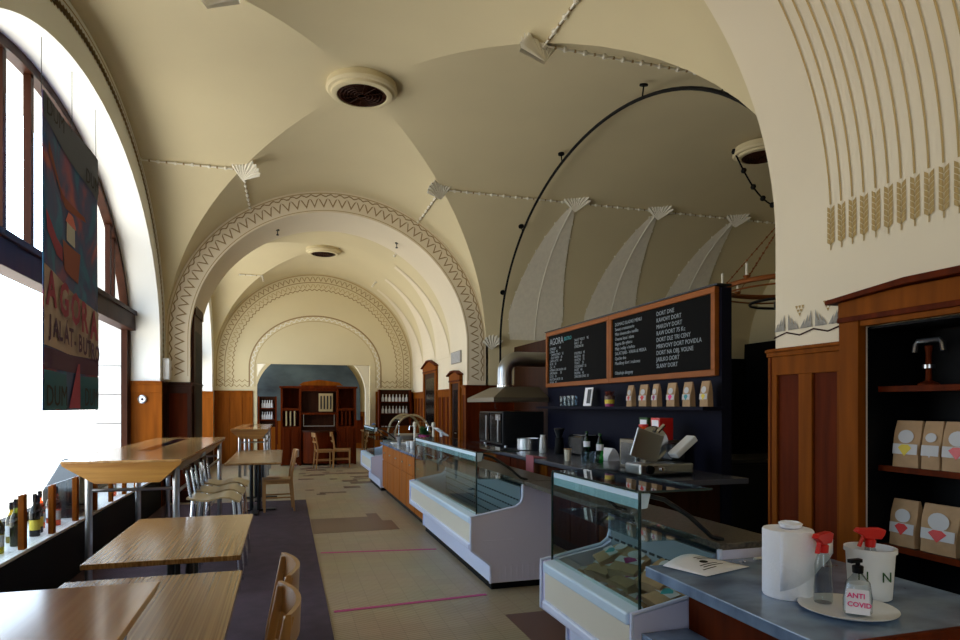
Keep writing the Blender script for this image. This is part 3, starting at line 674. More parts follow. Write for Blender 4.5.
# kraft bags
def bag_mesh(w_, h, d):
    mb = MB(); n = 8; prof = []
    for i in range(n+1):
        s_ = i/n; prof.append((s_*h, d*(1-.85*s_**2), w_*(1-.04*math.sin(s_*7))))
    vs = []
    for z, dd, ww in prof: vs += [(-dd/2, -ww/2, z), (dd/2, -ww/2, z), (dd/2+.004, 0, z), (dd/2, ww/2, z), (-dd/2, ww/2, z), (-dd/2-.006, 0, z)]
    fs = [(5, 4, 3, 2, 1, 0)]+[(i*6+k, i*6+(k+1) % 6, (i+1)*6+(k+1) % 6, (i+1)*6+k) for i in range(n) for k in range(6)]+[tuple(n*6+k for k in range(6))]
    mb.add(vs, fs, 0, True); return mb
def bag(label, group, loc, w_=.13, h=.21, d=.07, col='red', rz=0, rot=None, band_=True):
    t = thing('paper_bag', label, 'paper bag', (0, 0, 0), group)
    bag_mesh(w_, h, d).build('bag_body', M['kraft'], t, sharp=60)
    # labels lie just off the front face (-x side)
    fz = lambda s_: -(d*(1-.85*s_**2))/2-.009
    mb = MB()
    c = [(fz(.66+.1*math.sin(a)), .3*w_*math.cos(a), h*.66+.24*w_*math.sin(a)) for a in [2*PI*k/18 for k in range(18)]]
    mb.add(c, [list(range(18))[::-1]], 0)
    if band_: mb.add([(fz(.28), -w_*.47, h*.28), (fz(.28), w_*.47, h*.28), (fz(.5), w_*.47, h*.5), (fz(.5), -w_*.47, h*.5)], [(3, 2, 1, 0)], 0)
    mb.add([(fz(.3)-.002, 0, h*.24), (fz(.45)-.002, w_*.26, h*.42), (fz(.5)-.002, w_*.12, h*.49), (fz(.5)-.002, -w_*.12, h*.49), (fz(.45)-.002, -w_*.26, h*.42)], [(4, 3, 2, 1, 0)], 1)
    mb.build('bag_label', [M['skin_label'], M[col]], t)
    t.location = loc; t.rotation_euler = rot if rot else (0, 0, rz)
    return t
bags = [(5.95, 'red', 'leftmost in the row, with a dark red picture'), (5.69, 'red', 'second from the left, red and white label'), (5.47, 'purple', 'third from the left, dark plum label'),
        (5.2, 'pink', 'fourth from the left, small pink mark'), (4.95, 'teal', 'second from the right, teal mark'), (4.70, 'yellow', 'rightmost in the row, yellow label')]
for y, c, l in bags: bag('kraft paper bag on the navy shelf, '+l, 'paper bags on the navy shelf', (PX-.11, y, 1.4955), .12, .22, .055, c, rz=.12*math.sin(y*40))
for (y, z, wz, c, l) in [(2.64, 1.17, .15, 'yellow', 'kraft bag with yellow label on the middle alcove shelf, left end'), (2.5, 1.17, .1, 'skin_label', 'plain slim kraft bag squeezed between two others on the middle alcove shelf'),
                     (2.36, 1.17, .16, 'red', 'kraft bag with dark red picture on the middle alcove shelf'), (2.15, 1.17, .16, 'red', 'kraft bag cut by the picture edge on the middle alcove shelf'),
                     (2.66, .74, .15, 'red', 'smaller kraft bag at the left end of the lowest alcove shelf'), (2.46, .74, .19, 'red', 'large kraft bag with round white label on the lowest alcove shelf')]:
    bag(l, 'paper bags in the alcove', (3.23, y, z+.0005), wz, .25, .08, c)
t = thing('bottle_opener_stand', 'grey clamp on a dark red stem standing in the alcove', 'corkscrew', (3.25, 2.6, 1.17))
t.location = (3.27, 2.57, 1.606)
MB().lathe([(.05, 1.6065), (.05, 1.62), (.015, 1.635), (.013, 1.78), (.02, 1.82)], (3.27, 2.57, 0), 14).build('stem', M['redwood'], t)
MB().tube([(3.27, 2.65, 1.79), (3.27, 2.645, 1.83), (3.27, 2.63, 1.85), (3.27, 2.51, 1.85), (3.27, 2.495, 1.83), (3.27, 2.49, 1.79)], .014, 8).build('clamp', M['steel'], t)
MB().lathe([(.03, 1.7), (.03, 1.72)], (3.27, 2.57, 0), 14).build('collar', M['steel'], t)

# items on the navy shelf
ZS = 1.4955
def glass_cup(name, label, loc, r, h, group, m='mist'):
    o = MB().lathe([(r*.75, 0), (r*.8, .004), (r, h), (r-.003, h), (r*.77, .008), (.001, .008)], loc, 18).build(name, M[m]); return tag(o, label, 'glass', group)
for i, y in enumerate((7.72, 7.6, 7.48, 7.36)):
    glass_cup('drinking_glass', 'clear upright glass on the navy shelf, number '+'one two three four'.split()[i]+' counted from its left end', (PX-.1, y, ZS), .038, .13, 'glasses on the navy shelf')
t = thing('photo_card', 'black and white photo card leaning on the navy shelf', 'card', (PX-.12, 6.95, ZS))
mb = MB().obox((PX-.1, 6.97, ZS+.115), (.008, .2, .22), Matrix.Rotation(math.radians(8), 3, 'Y')); mb.build('card', M['paper'], t)
MB().obox((PX-.106, 6.94, ZS+.12), (.004, .09, .17), Matrix.Rotation(math.radians(8), 3, 'Y')).build('picture', M['darksteel'], t)
def leafy(mb, c, r, h, n, lw, m=0, rnd=random.Random(5)):
    for k in range(n):
        a = rnd.uniform(0, 2*PI); e = rnd.uniform(.2, 1.4); L = r*rnd.uniform(.6, 1); p = Vector(c)
        d = Vector((math.cos(a)*math.cos(e), math.sin(a)*math.cos(e), math.sin(e)*h/r)); s_ = Vector((-math.sin(a), math.cos(a), 0))*lw
        q = p+d*L; mid = p+d*L*.6
        mb.add([p, mid-s_, q+Vector((0, 0, -.02)), mid+s_], [(0, 1, 2, 3)], m)
t = thing('potted_flowers', 'dried red flowers in a yellow and magenta striped pot on the navy shelf', 'potted plant', (PX-.11, 6.42, ZS))
MB().lathe([(.045, 0), (.05, .0), (.052, .03)], (PX-.11, 6.42, ZS), 20).lathe([(.052, .031), (.056, .075)], (PX-.11, 6.42, ZS), 20, 1).lathe([(.056, .076), (.06, .12), (.05, .12)], (PX-.11, 6.42, ZS), 20, 2).build('pot', [M['purple'], M['yellow'], M['terracotta']], t)
mb = MB(); leafy(mb, (PX-.11, 6.42, ZS+.11), .12, .1, 90, .01); mb.build('flowers', M['dryred'], t)

# ------------------------------------------------------------ back counter
BX, BZt = 2.62, .92
t = thing('back_counter', 'long dark counter with wooden doors along the navy back wall', 'counter', (3.1, 7.3, 0))
MB().box(BX+.1, PX-.01, 4.65, 10.0, .1, BZt-.05).box(BX+.16, PX-.01, 4.7, 10.0, 0, .1).build('counter_body', M['darkwood'], t)
for k in range(9):
    y = 4.66+k*.59; d = MB().box(BX+.078, BX+.099, y+.01, y+.57, .14, BZt-.07).build('cabinet_door', M['redwood'] if k % 3 else M['oak'], t, bevel=.004)
    MB().tube([(BX+.065, y+.5, .6), (BX+.065, y+.5, .72)], .006, 6).build('handle', M['steel'], d)
MB().box(BX, PX-.003, 4.3, 10.1, BZt-.045, BZt).build('worktop', M['worktop'], t, bevel=.005)
ZC = BZt+.0008
t = thing('meat_slicer', 'steel meat slicer with tilted carriage at the near end of the back counter', 'slicer', (2.95, 4.75, ZC))
mb = MB().box(2.72, 3.22, 4.55, 4.8, ZC+.02, ZC+.11)
mb.build('slicer_base', M['steel'], t, bevel=.015)
MB().box(2.73, 3.2, 4.56, 4.79, ZC, ZC+.02).build('rubber_foot', M['black'], t)
MB().lathe([(.001, -.012), (.14, -.012), (.15, 0), (.14, .012), (.001, .014)], (2.98, 4.78, ZC+.26), 32, 0, 'y').build('blade', M['chrome'], t)
MB().obox((2.86, 4.68, ZC+.25), (.26, .02, .24), Matrix.Rotation(math.radians(18), 3, 'Y')).build('thickness_plate', M['steel'], t, bevel=.006)
MB().obox((3.16, 4.62, ZC+.24), (.24, .12, .055), Matrix.Rotation(math.radians(-38), 3, 'Y')).build('carriage', M['plastic_white'], t, bevel=.01)
MB().box(3.12, 3.26, 4.72, 4.9, ZC+.11, ZC+.26).build('motor_housing', M['darksteel'], t, bevel=.02)
MB().tube([(3.0, 4.74, ZC+.36), (3.05, 4.72, ZC+.42)], .016, 10).build('grip', M['chrome'], t)
MB().lathe([(.001, -.035), (.035, -.03), (.035, 0), (.001, 0)], (2.8, 4.55, ZC+.065), 18, 0, 'y').build('dial', M['black'], t)
MB().lathe([(.001, -.02), (.018, -.018), (.018, 0), (.001, 0)], (2.92, 4.55, ZC+.065), 12, 0, 'y').build('switch', M['chrome'], t)
t = thing('microwave_oven', 'grey framed microwave oven on the back counter behind the slicer', 'microwave', (3.2, 5.25, ZC))
MB().box(3.05, 3.42, 5.02, 5.48, ZC, ZC+.27).build('casing', M['hoodmetal'], t, bevel=.008)
MB().box(3.04, 3.049, 5.12, 5.44, ZC+.03, ZC+.24).build('door', M['blackgloss'], t)
MB().tube([(3.02, 5.13, ZC+.05), (3.02, 5.13, ZC+.22)], .008, 8).build('handle', M['steel'], t)
t = thing('honey_jar', 'amber jar standing on top of the microwave', 'jar', (3.14, 5.2, ZC+.271))
MB().lathe([(.05, 0), (.055, .01), (.055, .1), (.04, .12)], (3.14, 5.2, ZC+.271), 18).build('jar_glass', M['bottle_amber'], t)
MB().lathe([(.043, .12), (.043, .14), (.001, .14)], (3.14, 5.2, ZC+.271), 18).build('lid', M['red'], t)
for i, (y, c, l) in enumerate(((5.1, 'red', 'red'), (5.3, 'green', 'green and white'))):
    z = ZC+.271; t = thing('tea_box', l+' tea box on top of the microwave', 'box', (3.27, y, z), 'tea boxes on the microwave')
    MB().box(3.2, 3.34, y-.07, y+.07, z, z+.2).build('carton', M[c], t); MB().box(3.197, 3.2, y-.055, y+.055, z+.09, z+.18).build('label', M['paper'], t)
def pet(label, loc, h=.3, m='bottle_green', nm='water_bottle', grp=None):
    t = thing(nm, label, 'bottle', loc, grp); k = h/.3
    MB().lathe([(.03, 0), (.036, .01), (.036, .06), (.032, .08), (.036, .1), (.036, .19), (.03, .22), (.014, .265), (.014, .285)], loc, 18).build('bottle_body', M[m], t)
    MB().lathe([(.037, .13), (.0372, .19)], loc, 18).build('label', M['paper'], t)
    MB().lathe([(.016, .28), (.016, .3), (.001, .3)], loc, 12).build('cap', M['green'], t)
    return t
pet('green plastic bottle on the back counter left of the microwave', (3.05, 5.88, ZC)); pet('green plastic bottle further back beside the paper cup', (3.17, 6.42, ZC))
t = thing('paper_cup', 'beige paper cup standing on the edge of the back counter', 'cup', (2.84, 6.2, ZC))
MB().lathe([(.03, 0), (.04, .12), (.038, .12), (.028, .004), (.001, .004)], (2.84, 6.2, ZC), 18).build('cup_body', M['caseivory'], t); MB().lathe([(.041, .118), (.043, .124), (.04, .13)], (2.84, 6.2, ZC), 18).build('rim', M['kraft'], t)
for i, (x, y) in enumerate(((2.98, 6.1), (3.02, 6.0), (2.92, 5.98), (3.1, 6.14))):
    glass_cup('tumbler', ['clear tumbler right beside the paper cup', 'clear tumbler between the paper cup and the front green bottle', 'clear tumbler closest to the counter edge', 'clear tumbler at the back near the white sack'][i], (x, y, ZC), .034, .1, 'tumblers by the green bottles')
tag(bag_mesh(.2, .13, .14).build('flour_sack', M['paper']), 'crumpled white sack on the back counter behind the tumblers', 'sack').location = (3.3, 6.15, ZC)
tag(bag_mesh(.14, .15, .1).build('flour_sack', M['paper']), 'small white sack next to the microwave', 'sack').location = (3.3, 5.68, ZC)
t = thing('milk_jug', 'white upright plastic jug beside the grey pot', 'jug', (3.05, 7.4, ZC))
MB().lathe([(.04, 0), (.045, .01), (.04, .15), (.03, .2), (.034, .22), (.03, .22)], (3.05, 7.4, ZC), 18).build('jug_body', M['plastic_white'], t)
MB().tube([(3.03, 7.36, ZC+.19), (3.0, 7.3, ZC+.17), (3.0, 7.3, ZC+.08), (3.03, 7.365, ZC+.05)], .008, 8).build('handle', M['plastic_white'], t)
t = thing('stock_pot', 'grey metal pot on the back counter right of the oven', 'pot', (3.05, 7.9, ZC))
MB().lathe([(.14, 0), (.15, .01), (.15, .15), (.155, .155), (.145, .155), (.14, .02), (.001, .02)], (3.05, 7.9, ZC), 28).build('pot_body', M['steel'], t)
for s_ in (-1, 1): MB().tube([(3.02, 7.9+s_*.15, ZC+.11), (3.02, 7.9+s_*.19, ZC+.115), (3.08, 7.9+s_*.19, ZC+.115), (3.08, 7.9+s_*.15, ZC+.11)], .006, 6).build('handle', M['steel'], t)
t = thing('toaster', 'black toaster against the navy wall behind the paper cup', 'toaster', (3.3, 6.8, ZC))
MB().box(3.2, 3.45, 6.6, 7.0, ZC, ZC+.24).build('toaster_body', M['blackgloss'], t, bevel=.03); MB().box(3.25, 3.4, 6.65, 6.95, ZC+.236, ZC+.243).build('slot', M['steel'], t)
t = thing('coffee_grinder', 'tall black coffee grinder between the jug and the toaster', 'grinder', (3.15, 7.12, ZC))
MB().lathe([(.06, 0), (.065, .01), (.05, .12), (.05, .2)], (3.15, 7.12, ZC), 18).build('grinder_body', M['black'], t); MB().lathe([(.03, .2), (.065, .3), (.06, .31), (.001, .315)], (3.15, 7.12, ZC), 18).build('hopper', M['darksteel'], t)
tag(MB().prism([(BX-.012, .945), (BX+.15, .925), (BX+.15, .922), (BX-.003, .922), (BX-.003, .74), (BX-.012, .74)], 'y', 6.6, 6.83).build('dish_towel', M['towelpink'], bevel=.003), 'dusty pink dish towel hanging over the back counter edge', 'towel')
# oven + hood
t = thing('convection_oven', 'black convection oven with two glass doors under the extractor hood', 'oven', (3.15, 9.0, ZC))
MB().box(2.88, 3.5, 8.45, 9.55, ZC+.03, 1.42).build('oven_body', M['darksteel'], t, bevel=.01)
for y0 in (8.47, 9.02):
    d = MB().box(2.86, 2.879, y0, y0+.5, ZC+.06, 1.4).build('oven_door', M['blackgloss'], t, bevel=.004)
    MB().tube([(2.83, y0+.04, 1.0), (2.83, y0+.04, 1.36)], .011, 8).build('handle', M['steel'], d)
for (x, y) in ((2.95, 8.52), (3.44, 8.52), (2.95, 9.48), (3.44, 9.48)): MB().lathe([(.025, 0), (.025, .03)], (x, y, ZC), 10).build('foot', M['steel'], t)
MB().box(2.855, 2.862, 8.5, 8.7, 1.3, 1.38).build('control_panel', M['steel'], t)
t = thing('extractor_hood', 'dull metal extractor hood above the oven', 'extractor hood', (3.15, 9.0, 1.56))
mb = MB(); b0 = [(2.72, 8.35), (3.53, 8.35), (3.53, 9.7), (2.72, 9.7)]; b1 = [(3.0, 8.7), (3.53, 8.7), (3.53, 9.4), (3.0, 9.4)]
vs = [(x, y, z) for z, bb in ((1.56, b0), (1.62, b0), (1.78, b1)) for x, y in bb]
mb.add(vs, [(3, 2, 1, 0), (8, 9, 10, 11)]+[(i+4*k, (i+1) % 4+4*k, (i+1) % 4+4*k+4, i+4*k+4) for k in (0, 1) for i in range(4)]); mb.build('canopy', M['hoodmetal'], t)
pp = [(3.1, 9.0, 1.76), (3.1, 9.0, 2.0)]+[(3.1+.2-.2*math.cos(a), 9.0, 2.0+.2*math.sin(a)) for a in [i*PI/16 for i in range(1, 9)]]+[(3.9, 9.0, 2.2)]
MB().tube(pp, .11, 20).build('exhaust_pipe', M['steel'], t)
MB().lathe([(.122, 0), (.122, .03)], (3.1, 9.0, 1.78), 20).build('collar', M['chrome'], t)
st(MB().box(3.9, 3.98, 8.5, 10.8, 0, 2.55).build('wall_oven_niche', M['darkwood']))
t = thing('utensil_hook', 'dark wire hook hanging under the extractor hood', 'hook', (2.95, 9.0, 1.45))
MB().tube([(2.95, 9.0, 1.56), (2.95, 9.0, 1.47), (2.965, 9.0, 1.455), (2.98, 9.0, 1.47)], .005, 6).build('hook_wire', M['darksteel'], t)

# ------------------------------------------------------------ refrigerated display cases
def case(label, y0, y1, contents=False):
    t = thing('display_case', label, 'display case', (1.75, (y0+y1)/2, 0)); L = y1-y0; e = .035
    prof = [(1.59, .06), (1.59, .21), (1.425, .34), (1.425, .6), (1.80, .665), (1.855, .7), (1.87, .75), (1.87, .85), (2.12, .85), (2.12, .06)]
    for a, b in ((y0, y0+e), (y1-e, y1)):
        mb = MB().prism(prof, 'y', a, b)
        mb.prism([(1.52, .4), (1.78, .4), (1.78, .41), (1.52, .41)], 'y', a-.004 if a == y0 else b, a if a == y0 else b+.004)
        for k in range(8): mb.box(1.66+k*.05, 1.675+k*.05, (a-.003) if a == y0 else b, a if a == y0 else b+.003, .08, .2)
        s_ = mb.build('side_panel', M['caseside'], t, bevel=.004)
        # white bead along the front and top edge of the side
        q = [(1.582, .06), (1.582, .205), (1.417, .335), (1.417, .605), (1.80, .673), (1.848, .706), (1.862, .752), (1.862, .856)]
        MB().tube([(x, (a if a == y0 else b), z) for x, z in q], .011, 6).build('edge_bead', M['casewhite'], s_)
    MB().box(1.6, 2.1, y0+e, y1-e, 0, .06).build('plinth', M['black'], t)
    MB().prism([(1.585, .06), (1.585, .21), (1.43, .335), (1.43, .42), (1.46, .42), (1.46, .345), (1.62, .225), (1.62, .06)], 'y', y0+e, y1-e).build('lower_front', M['casewhite'], t, bevel=.003)
    MB().box(1.424, 1.45, y0+e, y1-e, .385, .545).build('front_panel', M['caseivory'], t, bevel=.003)
    MB().prism([(1.405, .335), (1.405, .385), (1.45, .385), (1.45, .335)], 'y', y0+e, y1-e).build('bumper_rail', M['casewhite'], t, bevel=.01)
    MB().prism([(1.41, .545), (1.41, .6), (1.5, .62), (1.5, .55)], 'y', y0+e, y1-e).build('top_rail', M['lightpanel'], t, bevel=.01)
    mb = MB().box(1.5, 1.86, y0+e, y1-e, .40, .43).box(1.49, 1.51, y0+e, y1-e, .43, .55)
    mb.build('well', M['casegrey'], t)
    mb = MB().box(1.85, 1.87, y0+e, y1-e, .42, .83, 0)
    nn = int(L/.075)
    for k in range(nn):
        yy = y0+e+.03+k*.075
        for z in (.5, .57, .64, .71): mb.box(1.845, 1.852, yy, yy+.045, z, z+.012, 1)
    mb.build('slotted_back', [M['casegrey'], M['slot']], t)
    MB().box(1.865, 2.2, y0-.0, y1+.0, .85, .88).build('worktop', M['granite'], t, bevel=.003)
    MB().box(2.09, 2.12, y0+e, y1-e, .06, .85).build('rear_panel', M['casegrey'], t)
    # glass
    gx = 1.475
    MB().box(gx-.004, gx, y0+.03, y1-.03, .6, 1.09).build('front_glass', M['glass'], t)
    for yy in (y0+.03, y1-.03): MB().box(gx-.007, gx+.003, yy-.005, yy+.005, .6, 1.12).build('glass_edge', M['glassedge'], t)
    MB().box(gx, 1.84, y0+.03, y1-.03, 1.12, 1.128).build('top_glass', M['glass'], t)
    MB().box(gx-.003, 1.842, y0+.026, y0+.03, 1.119, 1.129).box(gx-.004, gx, y0+.03, y1-.03, 1.119, 1.129).build('glass_edge', M['glassedge'], t)
    MB().box(gx+.03, 1.8, y0+.05, y1-.05, .90, .906).build('glass_shelf', M['glass'], t)
    MB().prism([(gx+.002, 1.045), (gx+.002, 1.115), (gx+.06, 1.115), (gx+.045, 1.05)], 'y', y0+.04, y1-.04).build('header_light', M['lightpanel'], t, bevel=.004)
    for yy in (y0+.07, y1-.07):
        MB().tube([(gx+.05, yy, 1.105), (1.62, yy, 1.08), (1.75, yy, 1.0), (1.87, yy, .9), (1.93, yy, .882)], .011, 8).build('support_arm', M['darksteel'], t)
    return t
case('short white display case full of paper bags, nearest the marble counter', 2.44, 3.46)
case('long empty white display case with mauve side in the middle of the row', 4.95, 7.6)
case('white display case at the far end of the row beyond the wooden counter', 11.3, 12.9)
tag(MB().box(1.875, 2.2, 3.462, 4.948, .845, .878).build('bridge_shelf', M['granite'], bevel=.003), 'grey granite shelf bridging the gap between the two nearest display cases', 'shelf')
rr = random.Random(11); k = 0
ad = ['crumpled', 'flat', 'tilted', 'folded', 'slanting', 'half hidden', 'upper', 'lower', 'bulging', 'turned over', 'leaning', 'corner']
cols = ['red', 'teal', 'yellow', 'purple', 'skin_label', 'red', 'teal', 'purple', 'red', 'yellow', 'purple', 'teal']
names = ['red', 'teal', 'yellow', 'plum', 'grey', 'red', 'teal', 'plum', 'red', 'yellow', 'plum', 'teal']
where = ['at the near front corner', 'in the middle of the front', 'at the far front corner', 'beside the near glass', 'in the centre of the heap', 'near the far end', 'against the slotted back', 'under the glass shelf', 'propped at the far back', 'on top near the front rail', 'on top in the middle', 'on top towards the back']
for i in range(12):
    row, colm = divmod(i, 3)
    x = 1.53+.055*row+rr.uniform(-.01, .01); y = 2.64+.29*colm+(.1 if row % 2 else 0)+rr.uniform(-.03, .03)
    z = .464+.048*row; th = 84-7*row+rr.uniform(-4, 4)
    bag('%s kraft bag, %s mark, %s of the short case' % (ad[i], names[i], where[i]), 'paper bags heaped in the short display case', (x, y, z), .17, .25, .05, cols[i], rot=(rr.uniform(-.08, .08), math.radians(th), rr.uniform(-.45, .45)))

# marble counter in the foreground
t = thing('marble_counter', 'grey marble topped counter with red wood side in the foreground', 'counter', (1.9, 2.0, 0))
MB().box(1.47, 2.34, 1.47, 2.42, .77, .815).build('counter_top', M['marble'], t, bevel=.004)
MB().box(1.68, 2.3, 1.5, 2.41, 0, .77).build('counter_body', M['redwood'], t)
MB().box(1.46, 2.35, 1.445, 1.469, .745, .82).build('edge_trim', M['redwood'], t, bevel=.004)
MB().box(1.45, 1.68, 1.5, 2.42, .5, .53).build('ledge', M['marble'], t, bevel=.004)
MB().box(1.5, 1.68, 1.53, 2.42, 0, .5).build('ledge_support', M['caseivory'], t)
ZM = .8158
t = thing('paper_towel_roll', 'white paper towel roll standing on the marble counter with its end loose', 'paper towel', (1.74, 1.9, ZM))
mb = MB().lathe([(.022, 0), (.083, 0), (.086, .006), (.086, .235), (.083, .24), (.03, .24), (.022, .235), (.022, .01)], (1.74, 1.9, ZM), 36); mb.build('roll', M['towel'], t)
mb = MB(); vs = []; n = 14
for i in range(n+1):
    s_ = i/n; a = -2.6+s_*2.2; r_ = .088+.03*s_*s_
    zt = ZM+.238-.0*s_; zb = ZM+.03+.12*s_**1.3
    px, py = 1.74+r_*math.cos(a), 1.9+r_*math.sin(a)
    if s_ > .75: px += .05*(s_-.75)*4; zt -= .03*(s_-.75)*4
    vs += [(px, py, zb), (px, py, zt)]
mb.add(vs, [(2*i, 2*i+2, 2*i+3, 2*i+1) for i in range(n)], 0, True); o = mb.build('loose_sheet', M['towel'], t); s2 = o.modifiers.new('thick', 'SOLIDIFY'); s2.thickness = .0015
MB().lathe([(.022, .238), (.035, .242), (.042, .256), (.032, .262), (.02, .25), (.018, .24)], (1.76, 1.91, ZM), 9).build('crumpled_top', M['towel'], t)
t = thing('oval_plate', 'white oval plate under the soap and spray bottles', 'plate', (1.78, 1.69, ZM))
MB().lathe([(.09, 0), (.12, .004), (.148, .014), (.15, .017), (.145, .017), (.12, .008), (.001, .006)], (1.79, 1.69, ZM), 40).build('dish', M['plastic_white'], t)
ZP = ZM+.0085
def spray(label, c, z, rz):
    t = thing('spray_bottle', label, 'spray bottle', (0, 0, 0), 'red topped spray bottles')
    MB().lathe([(.028, 0), (.03, .006), (.03, .05), (.026, .09), (.027, .13), (.018, .165), (.013, .18)], (0, 0, 0), 20).build('bottle_body', M['mist'], t)
    h = MB().lathe([(.017, .17), (.018, .195), (.013, .2)], (0, 0, 0), 14).prism([(-.02, .2), (.035, .2), (.045, .215), (.05, .232), (.03, .24), (-.045, .238), (-.055, .225), (-.03, .212)], 'y', -.012, .012).build('spray_head', M['red'], t, bevel=.003)
    MB().prism([(-.025, .212), (-.02, .212), (-.034, .17), (-.042, .172)], 'y', -.007, .007).build('trigger', M['red'], h)
    t.location = (c[0], c[1], z); t.rotation_euler = (0, 0, rz); return t
spray('red topped clear spray bottle on the plate right of the towel roll', (1.765, 1.765), ZP+.002, .3)
t = thing('plastic_bucket', 'white plastic tub with green lettering behind the soap bottle', 'tub', (1.97, 1.76, ZM))
BC = (2.0, 1.79, ZM)
MB().lathe([(.062, 0), (.068, .004), (.078, .165), (.084, .165), (.084, .18), (.077, .18), (.066, .01), (.001, .008)], BC, 32).build('tub_body', M['plastic_white'], t)
for a, s_ in ((-2.75, 'N'), (-1.75, 'N')):
    ca, sa = math.cos(a), math.sin(a); text('lettering', [s_], .05, M['green'], (BC[0]+.0755*ca+sa*.015, BC[1]+.0755*sa-ca*.015, ZM+.11), (-sa, ca, 0), (0, 0, 1), t, ex=.0008)
spray('red topped spray bottle standing inside the white tub', (2.0, 1.79), ZM+.0095, -.4)
t = thing('soap_dispenser', 'clear pump soap bottle with pink handwritten label on the plate', 'soap bottle', (1.775, 1.645, ZP))
SC = (1.775, 1.635, ZP+.002)
MB().lathe([(.044, 0), (.05, .006), (.05, .05), (.042, .1), (.02, .125), (.014, .135)], SC, 24, 0, 'z', 1.0, .7).build('bottle_body', M['mist'], t)
MB().lathe([(.041, .008), (.046, .012), (.046, .05), (.0385, .1), (.001, .1)], SC, 24, 0, 'z', .96, .66).build('liquid', M['paper'], t)
MB().lathe([(.016, .132), (.017, .155), (.007, .158), (.007, .168)], SC, 14).box(SC[0]-.035, SC[0]+.012, SC[1]-.009, SC[1]+.009, SC[2]+.166, SC[2]+.178).build('pump', M['black'], t, bevel=.002)
xd = Vector((.677, -.735, 0)).normalized(); nr = Vector((-.735, -.677, 0)).normalized()
lab = Vector(SC)+nr*.047
mb = MB(); mb.add([lab-xd*.034+Vector((0, 0, .01)), lab+xd*.034+Vector((0, 0, .01)), lab+xd*.031-nr*.006+Vector((0, 0, .088)), lab-xd*.031-nr*.006+Vector((0, 0, .088))], [(0, 1, 2, 3)]); mb.build('label', M['paper'], t)
text('lettering', ['ANTI', 'COVID'], .0215, M['pink'], lab+nr*.0012-xd*.029+Vector((0, 0, .078)), xd, (0, 0, 1), t, spacing=1.3, ex=.0003, bold=.0006)
# leaflet
t = thing('leaflet', 'white printed leaflet curling on the far end of the marble counter', 'leaflet', (1.72, 2.3, ZM))
mb = MB(); vs = []; A = Vector((1.55, 2.44, ZM+.001)); U = Vector((.30, -.12, 0)); V = Vector((.06, -.15, 0)); nx, ny = 10, 6
A = Vector((1.53, 2.38, ZM+.001)); U = Vector((.27, .08, 0)); V = Vector((.07, -.20, 0))
for j in range(ny+1):
    for i in range(nx+1):
        a, b = i/nx, j/ny; vs.append(A+U*a+V*b+Vector((0, 0, .03*math.sin(PI*a)*(1-b)+.004)))
mb.add(vs, [(j*(nx+1)+i, j*(nx+1)+i+1, (j+1)*(nx+1)+i+1, (j+1)*(nx+1)+i) for j in range(ny) for i in range(nx)], 0, True)
o = mb.build('sheet', M['paper'], t); s2 = o.modifiers.new('thick', 'SOLIDIFY'); s2.thickness = .0008
mb = MB()
for j, (b, a0, a1) in enumerate([(.2, .5, .93), (.28, .5, .9), (.55, .3, .7), (.63, .3, .75), (.72, .2, .5)]):
    for i in range(8):
        q0, q1 = a0+(a1-a0)*i/8, a0+(a1-a0)*(i+1)/8
        f_ = lambda a, b_: A+U*a+V*b_+Vector((0, 0, .03*math.sin(PI*a)*(1-b_)+.0056))
        mb.add([f_(q0, b), f_(q1, b), f_(q1, b+.03), f_(q0, b+.03)], [(0, 1, 2, 3)], 0)
f_ = lambda a, b_: A+U*a+V*b_+Vector((0, 0, .03*math.sin(PI*a)*(1-b_)+.0058))
mb.add([f_(.5+.08*math.cos(k*PI/6), .45+.07*math.sin(k*PI/6)) for k in range(12)], [list(range(12))], 0); mb.build('print', M['black'], t)
tag(MB().tube([(1.98, 2.36, ZM+.008), (2.2, 2.4, ZM+.008)], .006, 8).build('white_stick', M['plastic_white']), 'thin white stick lying at the back of the marble counter', 'stick')

# ------------------------------------------------------------ wooden counter section with coffee things
t = thing('wooden_counter', 'honey coloured wooden counter with grey top between two display cases', 'counter', (1.9, 9.4, 0))
MB().box(1.62, 2.3, 7.66, 11.2, .08, .84).build('counter_body', M['counterwood'], t)
MB().box(1.66, 2.28, 7.7, 11.15, 0, .08).build('plinth', M['black'], t)
for k in range(6):
    y = 7.7+k*.585
    MB().box(1.6, 1.619, y, y+.56, .1, .56).build('door', M['counterwood'], t, bevel=.006)
    d = MB().box(1.6, 1.619, y, y+.56, .58, .82).build('drawer', M['counterwood'], t, bevel=.006)
    MB().ball((1.59, y+.28, .7), .013, 10, 6).build('knob', M['steel'], d)
MB().box(1.56, 2.36, 7.64, 11.22, .84, .875).build('worktop', M['marble'], t, bevel=.004)
ZW = .8758
def tap(label, x, y):
    t = thing('beer_tap', label, 'beer tap', (x, y, ZW))
    MB().lathe([(.045, 0), (.045, .015), (.022, .03), (.02, .28), (.035, .3), (.03, .36), (.001, .37)], (x, y, ZW), 18).build('column', M['caseivory'], t)
    MB().tube([(x, y, ZW+.3), (x-.08, y, ZW+.3), (x-.09, y, ZW+.24)], .012, 8).build('spout', M['chrome'], t)
    MB().tube([(x-.05, y, ZW+.31), (x-.06, y, ZW+.4)], .009, 8).build('lever', M['black'], t)
tap('ivory tap column left of the potted plant', 1.98, 10.2); tap('ivory tap column right of the potted plant', 2.22, 9.9)
t = thing('potted_plant', 'green leafy plant in a white pot with purple rim between the tap columns', 'potted plant', (2.1, 10.1, ZW))
MB().lathe([(.07, 0), (.085, .12)], (2.12, 10.15, ZW), 20).lathe([(.087, .12), (.09, .16), (.08, .16)], (2.12, 10.15, ZW), 20, 1).build('pot', [M['plastic_white'], M['purple']], t)
